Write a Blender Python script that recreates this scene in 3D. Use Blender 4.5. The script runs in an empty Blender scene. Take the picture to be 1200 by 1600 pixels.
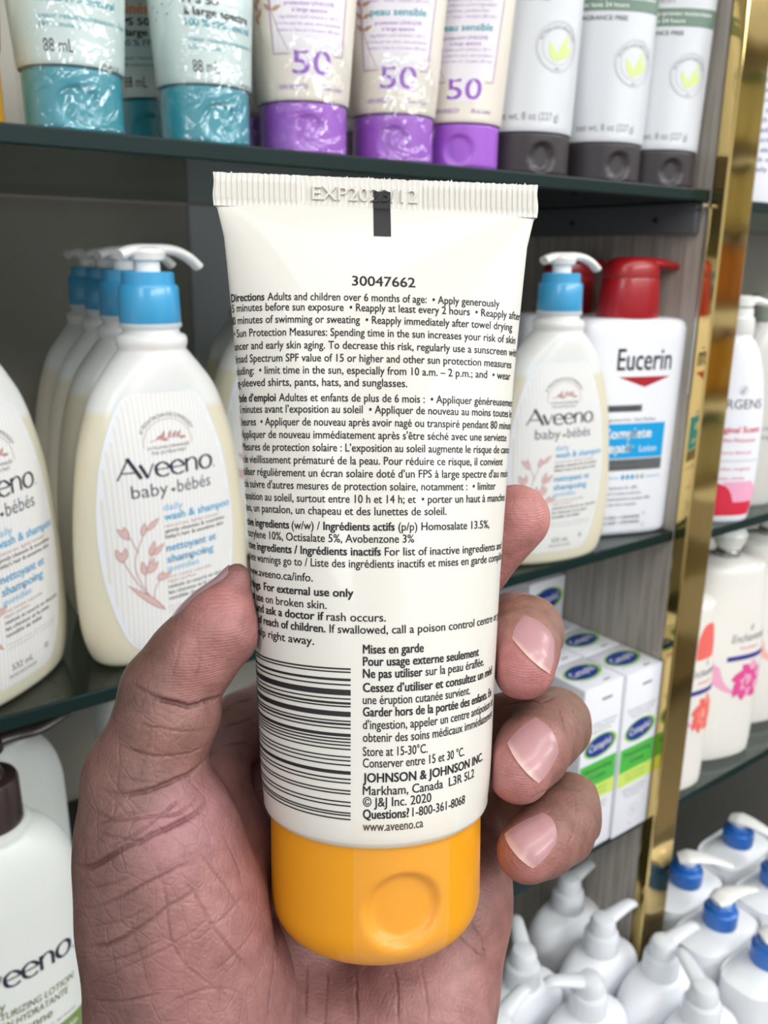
import bpy, bmesh, math, random
import numpy as np
from mathutils import Vector, Matrix
from mathutils.bvhtree import BVHTree
random.seed(7); rng = np.random.default_rng(7)
scene = bpy.context.scene
COL = scene.collection
PI = math.pi

# ------------------------------------------------------------------ camera, light, exposure
# lengths below are millimetres measured from the lens (x along the shelf, y into it, z up); EYE lifts them above the floor
S = 0.001
EYE = 1.35
F = 1353.65                                   # focal length in pixels of the 1200 x 1600 frame
CR = np.array([0.80406856, -0.59442517, 0.01150913])
CU = np.array([0.1569059, 0.23083618, 0.96025788])
CF = np.array([0.57345818, 0.77030732, -0.27887693])
cam = bpy.data.cameras.new('camera'); camo = bpy.data.objects.new('camera', cam); COL.objects.link(camo)
camo.matrix_world = Matrix(((CR[0], CU[0], -CF[0], 0), (CR[1], CU[1], -CF[1], 0), (CR[2], CU[2], -CF[2], EYE), (0, 0, 0, 1)))
cam.sensor_fit = 'VERTICAL'; cam.sensor_height = 7.3; cam.lens = F / 1600 * 7.3
cam.clip_start = 0.01; cam.clip_end = 30
cam.dof.use_dof = True; cam.dof.focus_distance = 0.168; cam.dof.aperture_fstop = cam.lens / 1.0
scene.camera = camo
scene.view_settings.view_transform = 'Standard'; scene.view_settings.look = 'None'
scene.view_settings.gamma = 1; scene.view_settings.use_curve_mapping = False
scene.view_settings.exposure = 0.12
w = bpy.data.worlds.new('shop_light'); scene.world = w; w.use_nodes = True
w.node_tree.nodes['Background'].inputs[0].default_value = (0.97, 0.985, 1.0, 1)
w.node_tree.nodes['Background'].inputs[1].default_value = 0.6

def area(name, loc, target, sx, sy, power, col=(1, 0.98, 0.95)):
    l = bpy.data.lights.new(name, 'AREA'); l.shape = 'RECTANGLE'; l.size = sx; l.size_y = sy; l.energy = power; l.color = col
    o = bpy.data.objects.new(name, l); COL.objects.link(o); o.location = loc
    d = Vector(target) - Vector(loc); o.rotation_euler = d.to_track_quat('-Z', 'Y').to_euler()
    return o
area('ceiling_or_fill_light', (0.2, -0.55, 2.8), (0.2, 0.2, 1.1), 2.6, 0.6, 26)
area('ceiling_or_fill_light', (0.9, -2.2, 2.8), (0.3, 0.4, 1.0), 3.0, 0.8, 95, (0.97, 0.985, 1.0))  # added front fill, set far back so it reaches into the shelves
area('ceiling_or_fill_light', (-1.5, -0.9, 2.8), (0.1, 0.4, 1.0), 0.6, 1.8, 22, (0.97, 0.985, 1.0))
area('ceiling_or_fill_light', (2.2, -0.6, 2.8), (0.7, 0.4, 0.9), 0.6, 1.8, 34, (0.97, 0.985, 1.0))
scene.cycles.max_bounces = 10; scene.cycles.transparent_max_bounces = 24
scene.cycles.caustics_reflective = False; scene.cycles.caustics_refractive = False

# ------------------------------------------------------------------ helpers
def lin(c):
    c = np.array(c, float) / 255.0
    r = np.where(c <= 0.04045, c / 12.92, ((c + 0.055) / 1.055) ** 2.4)
    return (float(r[0]), float(r[1]), float(r[2]), 1.0)
MATS = {}
def mat(name, rgb=(200, 200, 200), rough=0.5, metal=0.0, coat=0.0, trans=0.0, alpha=1.0, sss=0.0, ior=1.5, spec=0.5):
    if name in MATS: return MATS[name]
    m = bpy.data.materials.new(name); m.use_nodes = True
    b = m.node_tree.nodes['Principled BSDF']
    b.inputs['Base Color'].default_value = lin(rgb); b.inputs['Roughness'].default_value = rough
    b.inputs['Metallic'].default_value = metal; b.inputs['Coat Weight'].default_value = coat
    b.inputs['Transmission Weight'].default_value = trans; b.inputs['Alpha'].default_value = alpha
    b.inputs['IOR'].default_value = ior; b.inputs['Specular IOR Level'].default_value = spec
    if sss:
        b.inputs['Subsurface Weight'].default_value = sss; b.inputs['Subsurface Scale'].default_value = 0.004
        b.inputs['Subsurface Radius'].default_value = (1.0, 0.5, 0.35)
    MATS[name] = m
    return m
def nodes(m): return m.node_tree.nodes, m.node_tree.links, m.node_tree.nodes['Principled BSDF']

def mm(p):
    p = np.asarray(p, float) * S
    return p
def mesh_obj(name, V, Fc, mats, parent=None, smooth=True, midx=None, loc=None, auto=None):
    """link one mesh object; V in millimetres (world, or local to its parent)"""
    me = bpy.data.meshes.new(name)
    V = np.asarray(V, float) * S
    me.from_pydata(V.tolist(), [], [list(map(int, f)) for f in Fc])
    if not isinstance(mats, (list, tuple)): mats = [mats]
    for m in mats: me.materials.append(m)
    if midx is not None: me.polygons.foreach_set('material_index', np.asarray(midx, 'i'))
    if smooth:
        me.polygons.foreach_set('use_smooth', np.ones(len(me.polygons), bool))
    if auto: me.set_sharp_from_angle(angle=math.radians(auto))
    me.update()
    o = bpy.data.objects.new(name, me); COL.objects.link(o)
    if parent is not None: o.parent = parent
    if loc is not None: o.location = loc
    return o
def tag(o, label, cat, group=None):
    o['label'] = label; o['category'] = cat
    if group: o['group'] = group
    return o
def thing(name, label, cat, at, rz=0.0, group=None):
    o = bpy.data.objects.new(name, None); COL.objects.link(o); o.empty_display_size = 0.02
    o.location = (at[0] * S, at[1] * S, at[2] * S + EYE); o.rotation_euler = (0, 0, math.radians(rz))
    return tag(o, label, cat, group)
def struct(name, V, Fc, m, smooth=False, midx=None, auto=None):
    V = np.asarray(V, float) + np.array([0, 0, EYE / S])
    o = mesh_obj(name, V, Fc, m, None, smooth, midx, auto=auto); o['kind'] = 'structure'
    return o
def dup(root, at, rz, label, group=None):
    r = root.copy(); COL.objects.link(r)
    r.location = (at[0] * S, at[1] * S, at[2] * S + EYE); r.rotation_euler = (0, 0, math.radians(rz))
    r['label'] = label
    if group: r['group'] = group
    for ch in list(root.children):
        c = ch.copy(); COL.objects.link(c); c.parent = r
        for g in list(ch.children):
            d = g.copy(); COL.objects.link(d); d.parent = c
    return r

class MB:
    """collects faces of one mesh"""
    def __init__(s): s.V = []; s.F = []; s.M = []
    def add(s, V, Fc, mi=0):
        n = len(s.V); s.V.extend([tuple(map(float, v)) for v in V])
        for f in Fc: s.F.append([n + int(i) for i in f]); s.M.append(mi)
        return s
    def box(s, x0, x1, y0, y1, z0, z1, mi=0, bev=0.0):
        bm = bmesh.new(); bmesh.ops.create_cube(bm, size=1)
        for v in bm.verts: v.co = Vector((x0 + (v.co.x + .5) * (x1 - x0), y0 + (v.co.y + .5) * (y1 - y0), z0 + (v.co.z + .5) * (z1 - z0)))
        if bev: bmesh.ops.bevel(bm, geom=bm.edges[:], offset=bev, segments=2, affect='EDGES', profile=0.5)
        bm.verts.index_update()
        s.add([v.co[:] for v in bm.verts], [[v.index for v in f.verts] for f in bm.faces], mi); bm.free(); return s
    def rings(s, R, mi=0, cap0=True, cap1=True, closed=True):
        R = [np.asarray(r, float) for r in R]; n = len(R[0]); V = np.concatenate(R); Fc = []
        for i in range(len(R) - 1):
            for j in range(n if closed else n - 1):
                a = i * n + j; b = i * n + (j + 1) % n
                Fc.append((a, b, b + n, a + n))
        if cap0: Fc.append(list(range(n))[::-1])
        if cap1: Fc.append([(len(R) - 1) * n + j for j in range(n)])
        return s.add(V, Fc, mi)
    def lathe(s, prof, c=(0, 0), n=40, mi=0, ex=2.0):
        t = np.linspace(0, 2 * PI, n, endpoint=False)
        return s.rings([sup(c[0], c[1], z, r, r, ex, t) for z, r in prof], mi)
    def tube(s, pts, rad, n=14, mi=0, flat=1.0, up=(0, 0, 1)):
        pts = np.asarray(pts, float); rad = np.broadcast_to(np.asarray(rad, float), (len(pts),)); R = []
        for i, p in enumerate(pts):
            d = pts[min(i + 1, len(pts) - 1)] - pts[max(i - 1, 0)]; d /= np.linalg.norm(d)
            u = np.cross(d, up); u = u / (np.linalg.norm(u) + 1e-9) if np.linalg.norm(u) > 1e-6 else np.array([1.0, 0, 0]); v = np.cross(u, d)
            t = np.linspace(0, 2 * PI, n, endpoint=False)[:, None]
            R.append(p + rad[i] * (np.cos(t) * u + flat * np.sin(t) * v))
        return s.rings(R, mi)
    def obj(s, name, mats, parent=None, smooth=True, auto=35):
        return mesh_obj(name, s.V, s.F, mats, parent, smooth, s.M, auto=auto)
    def struct(s, name, mats, smooth=False, auto=None):
        return struct(name, s.V, s.F, mats, smooth, s.M, auto)
def sup(cx, cy, z, a, b, ex, t):
    c, q = np.cos(t), np.sin(t)
    return np.stack([cx + a * np.sign(c) * np.abs(c) ** (2 / ex), cy + b * np.sign(q) * np.abs(q) ** (2 / ex), np.full_like(t, z)], 1)
def spline(pts, n=8):
    P = np.asarray(pts, float); P = np.vstack([2 * P[0] - P[1], P, 2 * P[-1] - P[-2]]); out = []
    for i in range(1, len(P) - 2):
        for t in np.linspace(0, 1, n, endpoint=False):
            a, b, c, d = P[i - 1:i + 3]
            out.append(0.5 * (2 * b + (c - a) * t + (2 * a - 5 * b + 4 * c - d) * t * t + (3 * b - a - 3 * c + d) * t ** 3))
    out.append(P[-2]); return np.array(out)

# ------------------------------------------------------------------ printing: flat pieces (u, v) that a surface function bends onto a pack
TXT = {}
def text2d(sx, bold=0.0):
    """flat letters; bold lays copies side by side"""
    k = (sx, bold)
    if k in TXT: return TXT[k]
    if bold:
        V, Fc = text2d(sx); n = len(V); Vs = []; Fs = []
        for q, (dx, dy) in enumerate(((-bold, -bold * 0.5), (-bold, bold * 0.5), (0, 0), (bold, -bold * 0.5), (bold, bold * 0.5))):
            Vs.append(V + np.array([dx, dy])); Fs += [[q * n + i for i in f] for f in Fc]
        TXT[k] = (np.concatenate(Vs), Fs); return TXT[k]
    cu = bpy.data.curves.new('t', 'FONT'); cu.body = sx; cu.size = 1.0; cu.resolution_u = 3; cu.fill_mode = 'FRONT'
    o = bpy.data.objects.new('t', cu); me = o.to_mesh()
    V = np.zeros(len(me.vertices) * 3); me.vertices.foreach_get('co', V); V = V.reshape(-1, 3)[:, :2].copy()
    Fc = [list(p.vertices) for p in me.polygons]
    o.to_mesh_clear(); bpy.data.objects.remove(o); bpy.data.curves.remove(cu)
    TXT[k] = (V, Fc); return TXT[k]
def twidth(sx, bold=0.0):
    V, _ = text2d(sx + '|', bold); V2, _ = text2d('|', bold)
    return V[:, 0].max() - V2[:, 0].max()
CAPH = None
class Print:
    """ink shapes in label coordinates (mm); fn(u, v, lift) -> xyz"""
    def __init__(s, fn, lift=0.12): s.fn = fn; s.lift = lift; s.mb = MB(); s.mats = []
    def mi(s, m):
        if m not in s.mats: s.mats.append(m)
        return s.mats.index(m)
    def put(s, V, Fc, m, dl=0.0):
        if len(V) == 0: return
        V = np.asarray(V, float); s.mb.add(s.fn(V[:, 0], V[:, 1], s.lift + dl), Fc, s.mi(m))
    def text(s, t, u, v, h, m, width=None, bold=0.0, align='l', slant=0.0, xs=1.0, arc=None, dl=0.05):
        """h = cap height; width = total width the line is fitted to"""
        global CAPH
        if CAPH is None:
            A, _ = text2d('H'); CAPH = A[:, 1].max()
        V, Fc = text2d(t, bold)
        if len(V) == 0: return
        V = V / CAPH * h
        x0, x1 = V[:, 0].min(), V[:, 0].max()
        if width: xs = width / (x1 - x0)
        X = (V[:, 0] - x0) * xs; Wd = (x1 - x0) * xs
        X = X - {'l': 0, 'c': Wd / 2, 'r': Wd}[align]
        Y = V[:, 1]
        X = X + slant * Y
        if arc:                                                     # text set on a circle (radius arc) around (u, v)
            th = X / arc; P = np.stack([u + (arc + Y) * np.sin(th), v + (arc + Y) * np.cos(th)], 1)
        else: P = np.stack([u + X, v + Y], 1)
        s.put(P, Fc, m, dl)
    def poly(s, P, m, dl=0.02):
        P = np.asarray(P, float); Q = []
        for i in range(len(P)):
            e = P[(i + 1) % len(P)] - P[i]; k = max(1, int(np.linalg.norm(e) / 2.0)); Q += [P[i] + e * j / k for j in range(k)]
        P = np.array(Q); c = P.mean(0); n = len(P); nr = max(1, int(np.linalg.norm(P - c, axis=1).max() / 2.5))
        V = [c + (P - c) * (1 - r / nr) for r in range(nr)]
        Fc = [(r * n + i, r * n + (i + 1) % n, (r + 1) * n + (i + 1) % n, (r + 1) * n + i) for r in range(nr - 1) for i in range(n)] + [((nr - 1) * n + i, (nr - 1) * n + (i + 1) % n, nr * n) for i in range(n)]
        s.put(np.vstack(V + [c[None]]), Fc, m, dl)
    def rect(s, u0, u1, v0, v1, m, dl=0.02, nu=None, nv=None):
        nu = nu or max(1, int(abs(u1 - u0) / 2.5)); nv = nv or max(1, int(abs(v1 - v0) / 4))
        U, Vv = np.meshgrid(np.linspace(u0, u1, nu + 1), np.linspace(v0, v1, nv + 1))
        Fc = [(j * (nu + 1) + i, j * (nu + 1) + i + 1, (j + 1) * (nu + 1) + i + 1, (j + 1) * (nu + 1) + i) for j in range(nv) for i in range(nu)]
        s.put(np.stack([U.ravel(), Vv.ravel()], 1), Fc, m, dl)
    def line(s, P, wd, m, dl=0.04):
        P = np.asarray(P, float); n = len(P); wd = np.broadcast_to(np.asarray(wd, float), (n,))
        if n < 6:
            Q, W_ = [], []
            for i in range(n - 1):
                k = max(1, int(np.linalg.norm(P[i + 1] - P[i]) / 1.5))
                for j in range(k): Q.append(P[i] + (P[i + 1] - P[i]) * j / k); W_.append(wd[i] + (wd[i + 1] - wd[i]) * j / k)
            P = np.array(Q + [P[-1]]); wd = np.array(W_ + [wd[-1]]); n = len(P)
        T = np.gradient(P, axis=0); T /= np.linalg.norm(T, axis=1)[:, None] + 1e-9; N = np.stack([-T[:, 1], T[:, 0]], 1)
        V = np.vstack([P + N * wd[:, None] / 2, P - N * wd[:, None] / 2])
        s.put(V, [(i, i + 1, n + i + 1, n + i) for i in range(n - 1)], m, dl)
    def nib(s, P, thick, thin, m, ang=0.0, dl=0.05):
        P = np.asarray(P, float); T = np.gradient(P, axis=0); a = np.arctan2(T[:, 1], T[:, 0]) - ang
        s.line(P, thin + (thick - thin) * np.abs(np.sin(a)), m, dl)
    def ellipse(s, u, v, a, b, m, rot=0.0, dl=0.02, n=40):
        t = np.linspace(0, 2 * PI, n, endpoint=False); x, y = a * np.cos(t), b * np.sin(t)
        s.poly(np.stack([u + x * math.cos(rot) - y * math.sin(rot), v + x * math.sin(rot) + y * math.cos(rot)], 1), m, dl)
    def ring(s, u, v, r, wd, m, a0=0, a1=2 * PI, ry=None):
        t = np.linspace(a0, a1, 40); s.line(np.stack([u + r * np.cos(t), v + (ry or r) * np.sin(t)], 1), wd, m)
    def leaf(s, u, v, L, wd, ang, m, dl=0.03):
        t = np.linspace(0, 1, 9); h = wd / 2 * np.sin(PI * t ** 0.8)
        P = np.vstack([np.stack([t * L, h], 1), np.stack([t[::-1] * L, -h[::-1]], 1)[1:-1]])
        c, q = math.cos(ang), math.sin(ang)
        s.poly(np.stack([u + P[:, 0] * c - P[:, 1] * q, v + P[:, 0] * q + P[:, 1] * c], 1), m, dl)
    def obj(s, name, parent):
        return mesh_obj(name, s.mb.V, s.mb.F, s.mats, parent, False, s.mb.M)
INK = mat('black_ink', (22, 21, 24), 0.55)

# ------------------------------------------------------------------ the shop fitting: glass shelves, wood partition, gold post
def wood_mat():
    m = mat('grey_wood_laminate', (120, 114, 106), 0.5); N, L, b = nodes(m)
    tc = N.new('ShaderNodeTexCoord'); mp = N.new('ShaderNodeMapping'); mp.inputs['Scale'].default_value = (60, 60, 3)
    n = N.new('ShaderNodeTexNoise'); n.inputs['Scale'].default_value = 4; n.inputs['Detail'].default_value = 5
    r = N.new('ShaderNodeValToRGB'); r.color_ramp.elements[0].position = 0.3; r.color_ramp.elements[0].color = lin((146, 138, 128)); r.color_ramp.elements[1].position = 0.75; r.color_ramp.elements[1].color = lin((190, 184, 174))
    L.new(tc.outputs['Object'], mp.inputs[0]); L.new(mp.outputs[0], n.inputs['Vector']); L.new(n.outputs['Fac'], r.inputs[0]); L.new(r.outputs[0], b.inputs['Base Color'])
    return m
def wall_mat():
    m = mat('grey_back_panel', (120, 118, 110), 0.45); N, L, b = nodes(m)
    tc = N.new('ShaderNodeTexCoord'); n = N.new('ShaderNodeTexNoise'); n.inputs['Scale'].default_value = 9
    r = N.new('ShaderNodeValToRGB'); r.color_ramp.elements[0].color = lin((160, 156, 144)); r.color_ramp.elements[1].color = lin((182, 178, 166))
    L.new(tc.outputs['Object'], n.inputs['Vector']); L.new(n.outputs['Fac'], r.inputs[0]); L.new(r.outputs[0], b.inputs['Base Color'])
    return m
def glass_mat():
    """tinted shelf glass seen as a sheet: part clear, part mirror"""
    m = bpy.data.materials.new('green_tinted_glass'); m.use_nodes = True; N, L = m.node_tree.nodes, m.node_tree.links
    N.remove(N['Principled BSDF']); o = N['Material Output']
    t = N.new('ShaderNodeBsdfTransparent'); t.inputs[0].default_value = lin((196, 212, 206))
    g = N.new('ShaderNodeBsdfGlossy'); g.inputs['Roughness'].default_value = 0.06; g.inputs['Color'].default_value = (0.9, 0.95, 0.93, 1)
    f = N.new('ShaderNodeFresnel'); f.inputs['IOR'].default_value = 1.5
    k = N.new('ShaderNodeMath'); k.operation = 'MULTIPLY_ADD'; k.inputs[1].default_value = 0.9; k.inputs[2].default_value = 0.03
    x = N.new('ShaderNodeMixShader'); L.new(f.outputs[0], k.inputs[0]); L.new(k.outputs[0], x.inputs[0]); L.new(t.outputs[0], x.inputs[1]); L.new(g.outputs[0], x.inputs[2]); L.new(x.outputs[0], o.inputs[0])
    return m
def gold_mat():
    m = mat('polished_gold_steel', (226, 196, 128), 0.07, metal=1.0); N, L, b = nodes(m)
    tc = N.new('ShaderNodeTexCoord'); n = N.new('ShaderNodeTexNoise'); n.inputs['Scale'].default_value = 14
    bp = N.new('ShaderNodeBump'); bp.inputs['Strength'].default_value = 0.03; bp.inputs['Distance'].default_value = 0.01
    L.new(tc.outputs['Object'], n.inputs['Vector']); L.new(n.outputs['Fac'], bp.inputs['Height']); L.new(bp.outputs[0], b.inputs['Normal']); return m
M_WOOD, M_WALL, M_GLASS, M_GOLD = wood_mat(), wall_mat(), glass_mat(), gold_mat()
M_EDGE = mat('dark_green_glass_edge', (9, 34, 32), 0.4, spec=0.25)
M_PALE = mat('pale_grey_sheet', (214, 219, 226), 0.4); M_RAIL = mat('anthracite_rail', (84, 86, 90), 0.5); M_ALU = mat('brushed_aluminium', (200, 200, 200), 0.3, metal=1.0)
M_SCREW = mat('black_screw', (30, 30, 32), 0.4); M_DECK = mat('dark_laminate_deck', (64, 62, 60), 0.45)
ZT, ZM, ZL, ZD_ = 51.0, -204.0, -468.0, -765.0
PX0, PX1, YF, YB = 578.0, 611.5, 390.0, 712.0
MB().box(-900, PX0 - 2, YB, YB + 16, -1345, 520).struct('wall_back', M_WALL)
MB().box(PX1, 1500, YB, YB + 16, -1345, 520).struct('wall_back', M_WALL)
MB().box(322, PX0, YB - 5, YB - 0.2, ZM, ZT - 9).struct('unit_piece_1', M_PALE)  # thin paler sheet over the right part of the back wall
MB().box(PX0, PX1, YF, YB + 16, -1345, 520, 0, 1.0).struct('wall_partition', M_WOOD)
MB().box(-900, 1500, 395, YB + 16, 505, 520).struct('unit_piece_2', M_DECK)  # unseen top board, added to shade the back of the shelves
MB().box(-900, 1500, 150, YB, ZD_ - 22, ZD_, 0, 2).struct('unit_piece_3', M_DECK)
MB().box(-900, 1500, 165, YB, -1345, ZD_ - 22).struct('baseboard_front', M_DECK)
MB().box(-3500, 4500, -3800, 1500, -1360, -1350).struct('floor', mat('pale_floor_tile', (150, 146, 140), 0.3))
MB().box(-3500, 4500, -3800, 1500, 1480, 1500).struct('ceiling', mat('white_ceiling', (225, 224, 220), 0.8))
def glass_shelf(x0, x1, zt, label, y0=YF):
    b = MB(); b.box(x0, x1, y0, 705, zt - 8, zt, 1, 0.9)
    for i, f in enumerate(b.F):
        n = np.cross(np.array(b.V[f[1]]) - np.array(b.V[f[0]]), np.array(b.V[f[2]]) - np.array(b.V[f[1]]))
        n /= np.linalg.norm(n) + 1e-9
        if abs(n[2]) > 0.95: b.M[i] = 0
    t = thing('glass_shelf', label, 'shelf', (0, 0, 0))
    o = b.obj('glass_sheet', [M_GLASS, M_EDGE], t, smooth=False, auto=None)
    for x in (x0 + 12, x1 - 12):
        for y in (655,): MB().lathe([(zt - 18, 4), (zt - 9, 4), (zt - 8.1, 5)], (x, y), 16).obj('shelf_peg', M_ALU, t)
    return t
glass_shelf(-520, PX0 - 0.4, ZT, 'upper green glass shelf carrying the sunscreen tubes')
glass_shelf(-520, PX0 - 0.4, ZM, 'middle glass shelf carrying the baby wash bottles')
glass_shelf(-520, PX0 - 0.4, ZL, 'lower glass shelf under the white cream boxes')
glass_shelf(PX1 + 0.4, 1300, 46, 'upper glass shelf right of the gold post')
glass_shelf(PX1 + 0.4, 1300, ZM - 8, 'middle glass shelf right of the gold post')
glass_shelf(PX1 + 0.4, 1300, ZL - 4, 'lower glass shelf right of the gold post')
# gold post in front of the partition
pb = MB().box(PX0 - 0.3, PX1 + 0.3, 377.5, YF - 0.3, ZD_ + 0.5, 520, 0, 1.6)
post = pb.struct('unit_piece_4', M_GOLD, smooth=True, auto=20)
# dark support rail with screws under the upper shelf, and its bright edge strip
rail = thing('shelf_rail', 'dark metal support rail with screws under the upper shelf', 'rail', (0, 0, 0))
MB().box(PX0 - 7, PX0 - 0.3, 396, 700, 21, 42.5, 0, 0.8).obj('rail_body', M_RAIL, rail, auto=30)
for y in (430, 512, 600): MB().tube([(PX0 - 7.2, y, 31), (PX0 - 9.0, y, 31)], [2.2, 1.6], 14).obj('screw', M_SCREW, rail)
ang = thing('edge_strip', 'thin bright aluminium edge strip on the wood partition', 'strip', (0, 0, 0))
MB().box(PX0 - 1.4, PX0 - 0.2, 389.2, 391, -95, 41, 0, 0.2).box(PX0 - 9, PX0 - 0.2, 389.2, 391, 39, 41, 0, 0.2).obj('strip', M_ALU, ang)

# ------------------------------------------------------------------ packs
def loft(mbq, prof, mi=0, n=72, cx=0, cy=0):
    t = np.linspace(0, 2 * PI, n, endpoint=False)
    return mbq.rings([sup(cx, cy, r[0], r[1], r[2], r[3] if len(r) > 3 else 2.0, t) for r in prof], mi)
def smooth_prof(prof, n=5):
    P = np.array([r if len(r) > 3 else tuple(r) + (2.0,) for r in prof], float)
    return [tuple(r) for r in spline(P, n)]
class Front:
    """front (-y) surface of a lofted pack"""
    def __init__(s, prof): s.P = np.array([r if len(r) > 3 else tuple(r) + (2.0,) for r in prof], float)
    def __call__(s, u, v, l):
        u = np.asarray(u, float); v = np.asarray(v, float)
        a, b, e = (np.interp(v, s.P[:, 0], s.P[:, k]) for k in (1, 2, 3))
        q = np.clip(np.abs(u) / a, 0, 0.985); c = (1 - q ** e) ** (1 / e)
        nx = np.sign(u) * q ** (e - 1) / a; ny = -c ** (e - 1) / b; n = np.sqrt(nx * nx + ny * ny)
        return np.stack([np.sign(u) * q * a + nx / n * l, -c * b + ny / n * l, v + 0 * u], -1)
class Wrap:
    """u is arc length round a (nearly) round pack, 0 = front"""
    def __init__(s, prof): s.P = np.array([r[:3] for r in prof], float)
    def __call__(s, u, v, l):
        u = np.asarray(u, float); v = np.asarray(v, float)
        a, b = (np.interp(v, s.P[:, 0], s.P[:, k]) for k in (1, 2)); t = u / ((a + b) / 2)
        return np.stack([(a + l) * np.sin(t), -(b + l) * np.cos(t), v + 0 * u], -1)
def patch(pr, rows, m, nu=18, dl=-0.03):
    """label sheet: rows of (v, u-left, u-right)"""
    R = spline(np.array(rows, float), 4); U = np.linspace(0, 1, nu)
    V = np.concatenate([np.stack([r[1] + (r[2] - r[1]) * U, np.full(nu, r[0])], 1) for r in R])
    pr.put(V, [(j * nu + i, j * nu + i + 1, (j + 1) * nu + i + 1, (j + 1) * nu + i) for j in range(len(R) - 1) for i in range(nu - 1)], m, dl)
def stripes(pr, rows, m, step, wd, dl=-0.015):
    R = spline(np.array(rows, float), 4)
    for u in np.arange(-40, 40, step):
        k = [r for r in R if r[1] + 0.8 < u < r[2] - 0.8 - wd]
        if len(k) < 3: continue
        pr.put(np.concatenate([[(u, r[0]), (u + wd, r[0])] for r in k]), [(2 * i, 2 * i + 1, 2 * i + 3, 2 * i + 2) for i in range(len(k) - 1)], m, dl)
NAVY = mat('navy_ink', (28, 28, 48), 0.5); SKY = mat('sky_blue_ink', (74, 160, 205), 0.5); ROSE = mat('dusty_rose_ink', (176, 132, 128), 0.5); ROSEL = mat('pale_rose_ink', (206, 176, 172), 0.5)
GREY = mat('grey_ink', (120, 120, 122), 0.5); LGREY = mat('light_grey_ink', (176, 178, 180), 0.5); DGREY = mat('charcoal_ink', (58, 60, 62), 0.5); WHITE = mat('white_ink', (240, 240, 238), 0.5)
LAB = mat('white_label', (222, 226, 233), 0.42); STRIPE = mat('cream_stripe_ink', (220, 214, 198), 0.45)
def wordmark(pr, u, v, w_, h, m):
    """the wide humanist word on the baby bottles, drawn with a broad pen"""
    k = h; X = lambda x: u + x * w_
    def N(pts, thick=0.15, thin=0.055, ang=0.35): pr.nib(spline(np.array([(X(x), v + y * k) for x, y in pts]), 6), thick * k, thin * k, m, ang)
    def Ls(pts, wd): pr.line(np.array([(X(x), v + y * k) for x, y in pts]), wd * k, m)
    Ls([(-0.5, 0), (-0.395, 1.02)], 0.07); Ls([(-0.405, 1.04), (-0.295, 0)], 0.17); Ls([(-0.462, 0.33), (-0.345, 0.33)], 0.07)
    Ls([(-0.30, 0.68), (-0.235, 0)], 0.16); Ls([(-0.238, 0.0), (-0.175, 0.68)], 0.07)
    for x0 in (-0.155, 0.0):
        N([(x0 + 0.012, 0.36), (x0 + 0.125, 0.37), (x0 + 0.122, 0.52), (x0 + 0.07, 0.68), (x0 + 0.012, 0.55), (x0 + 0.002, 0.33), (x0 + 0.02, 0.1), (x0 + 0.075, -0.01), (x0 + 0.13, 0.08)], 0.15, 0.065, 0.0)
    Ls([(0.165, 0), (0.165, 0.68)], 0.14); N([(0.168, 0.5), (0.205, 0.65), (0.245, 0.66), (0.272, 0.52), (0.275, 0.3), (0.275, 0)], 0.14, 0.06, 0.0)
    t = np.linspace(0, 2 * PI, 33); pr.nib(np.stack([X(0.385 + 0.07 * np.cos(t)), v + (0.335 + 0.335 * np.sin(t)) * k], 1), 0.16 * k, 0.07 * k, m, 0.0)
    pr.ellipse(X(0.485), v + 0.03 * k, 0.045 * k, 0.045 * k, m)
def heart(pr, u, v, s, m):
    t = np.linspace(0, 2 * PI, 24, endpoint=False)
    pr.poly(np.stack([u + s * 0.06 * 16 * np.sin(t) ** 3, v + s * 0.06 * (13 * np.cos(t) - 5 * np.cos(2 * t) - 2 * np.cos(3 * t))], 1), m)
def sprig(pr, u, v, k, m, ml):
    """oat stalk: curved stems with open seed heads"""
    def S(pts, wd=0.5): pr.line(spline(np.array([(u + x * k, v + y * k) for x, y in pts]), 6), wd * k, m)
    S([(10, -27), (5, -18), (1, -8), (0, 2), (3, 12), (7, 21)]); S([(8, -24), (1, -13), (-4, -2), (-6, 4)]); S([(2, 7), (0, 13), (-2, 18)]); S([(5, -20), (5, -10), (7, -2), (10, 6)]); S([(9, -25), (10, -18), (14, -12)])
    for x, y, an, L in ((5, 17, 1.35, 9), (7.5, 20, 0.75, 11), (-2, 16, 2.2, 10), (-3, 16, 1.7, 9), (-6, 2, 1.9, 10), (-6, 3, 1.35, 9), (8.5, 4, 1.25, 10), (10, 4, 0.75, 10), (5, -8, 1.7, 10), (6, -7, 1.1, 11), (7.5, -7, 0.9, 9), (13, -13, 0.55, 9), (12, -13, 1.0, 7)):
        pr.leaf(u + x * k, v + y * k, L * k, 3.6 * k, an, m, 0.03); pr.leaf(u + (x + 0.7 * math.cos(an)) * k, v + (y + 0.7 * math.sin(an)) * k, (L - 1.6) * k, 2.5 * k, an, ml, 0.05)
    pr.leaf(u + 16 * k, v - 33.5 * k, 30 * k, 4.2 * k, 2.35, m, 0.03); pr.leaf(u + 14.6 * k, v - 32.1 * k, 26 * k, 3.0 * k, 2.35, ml, 0.05)

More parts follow.
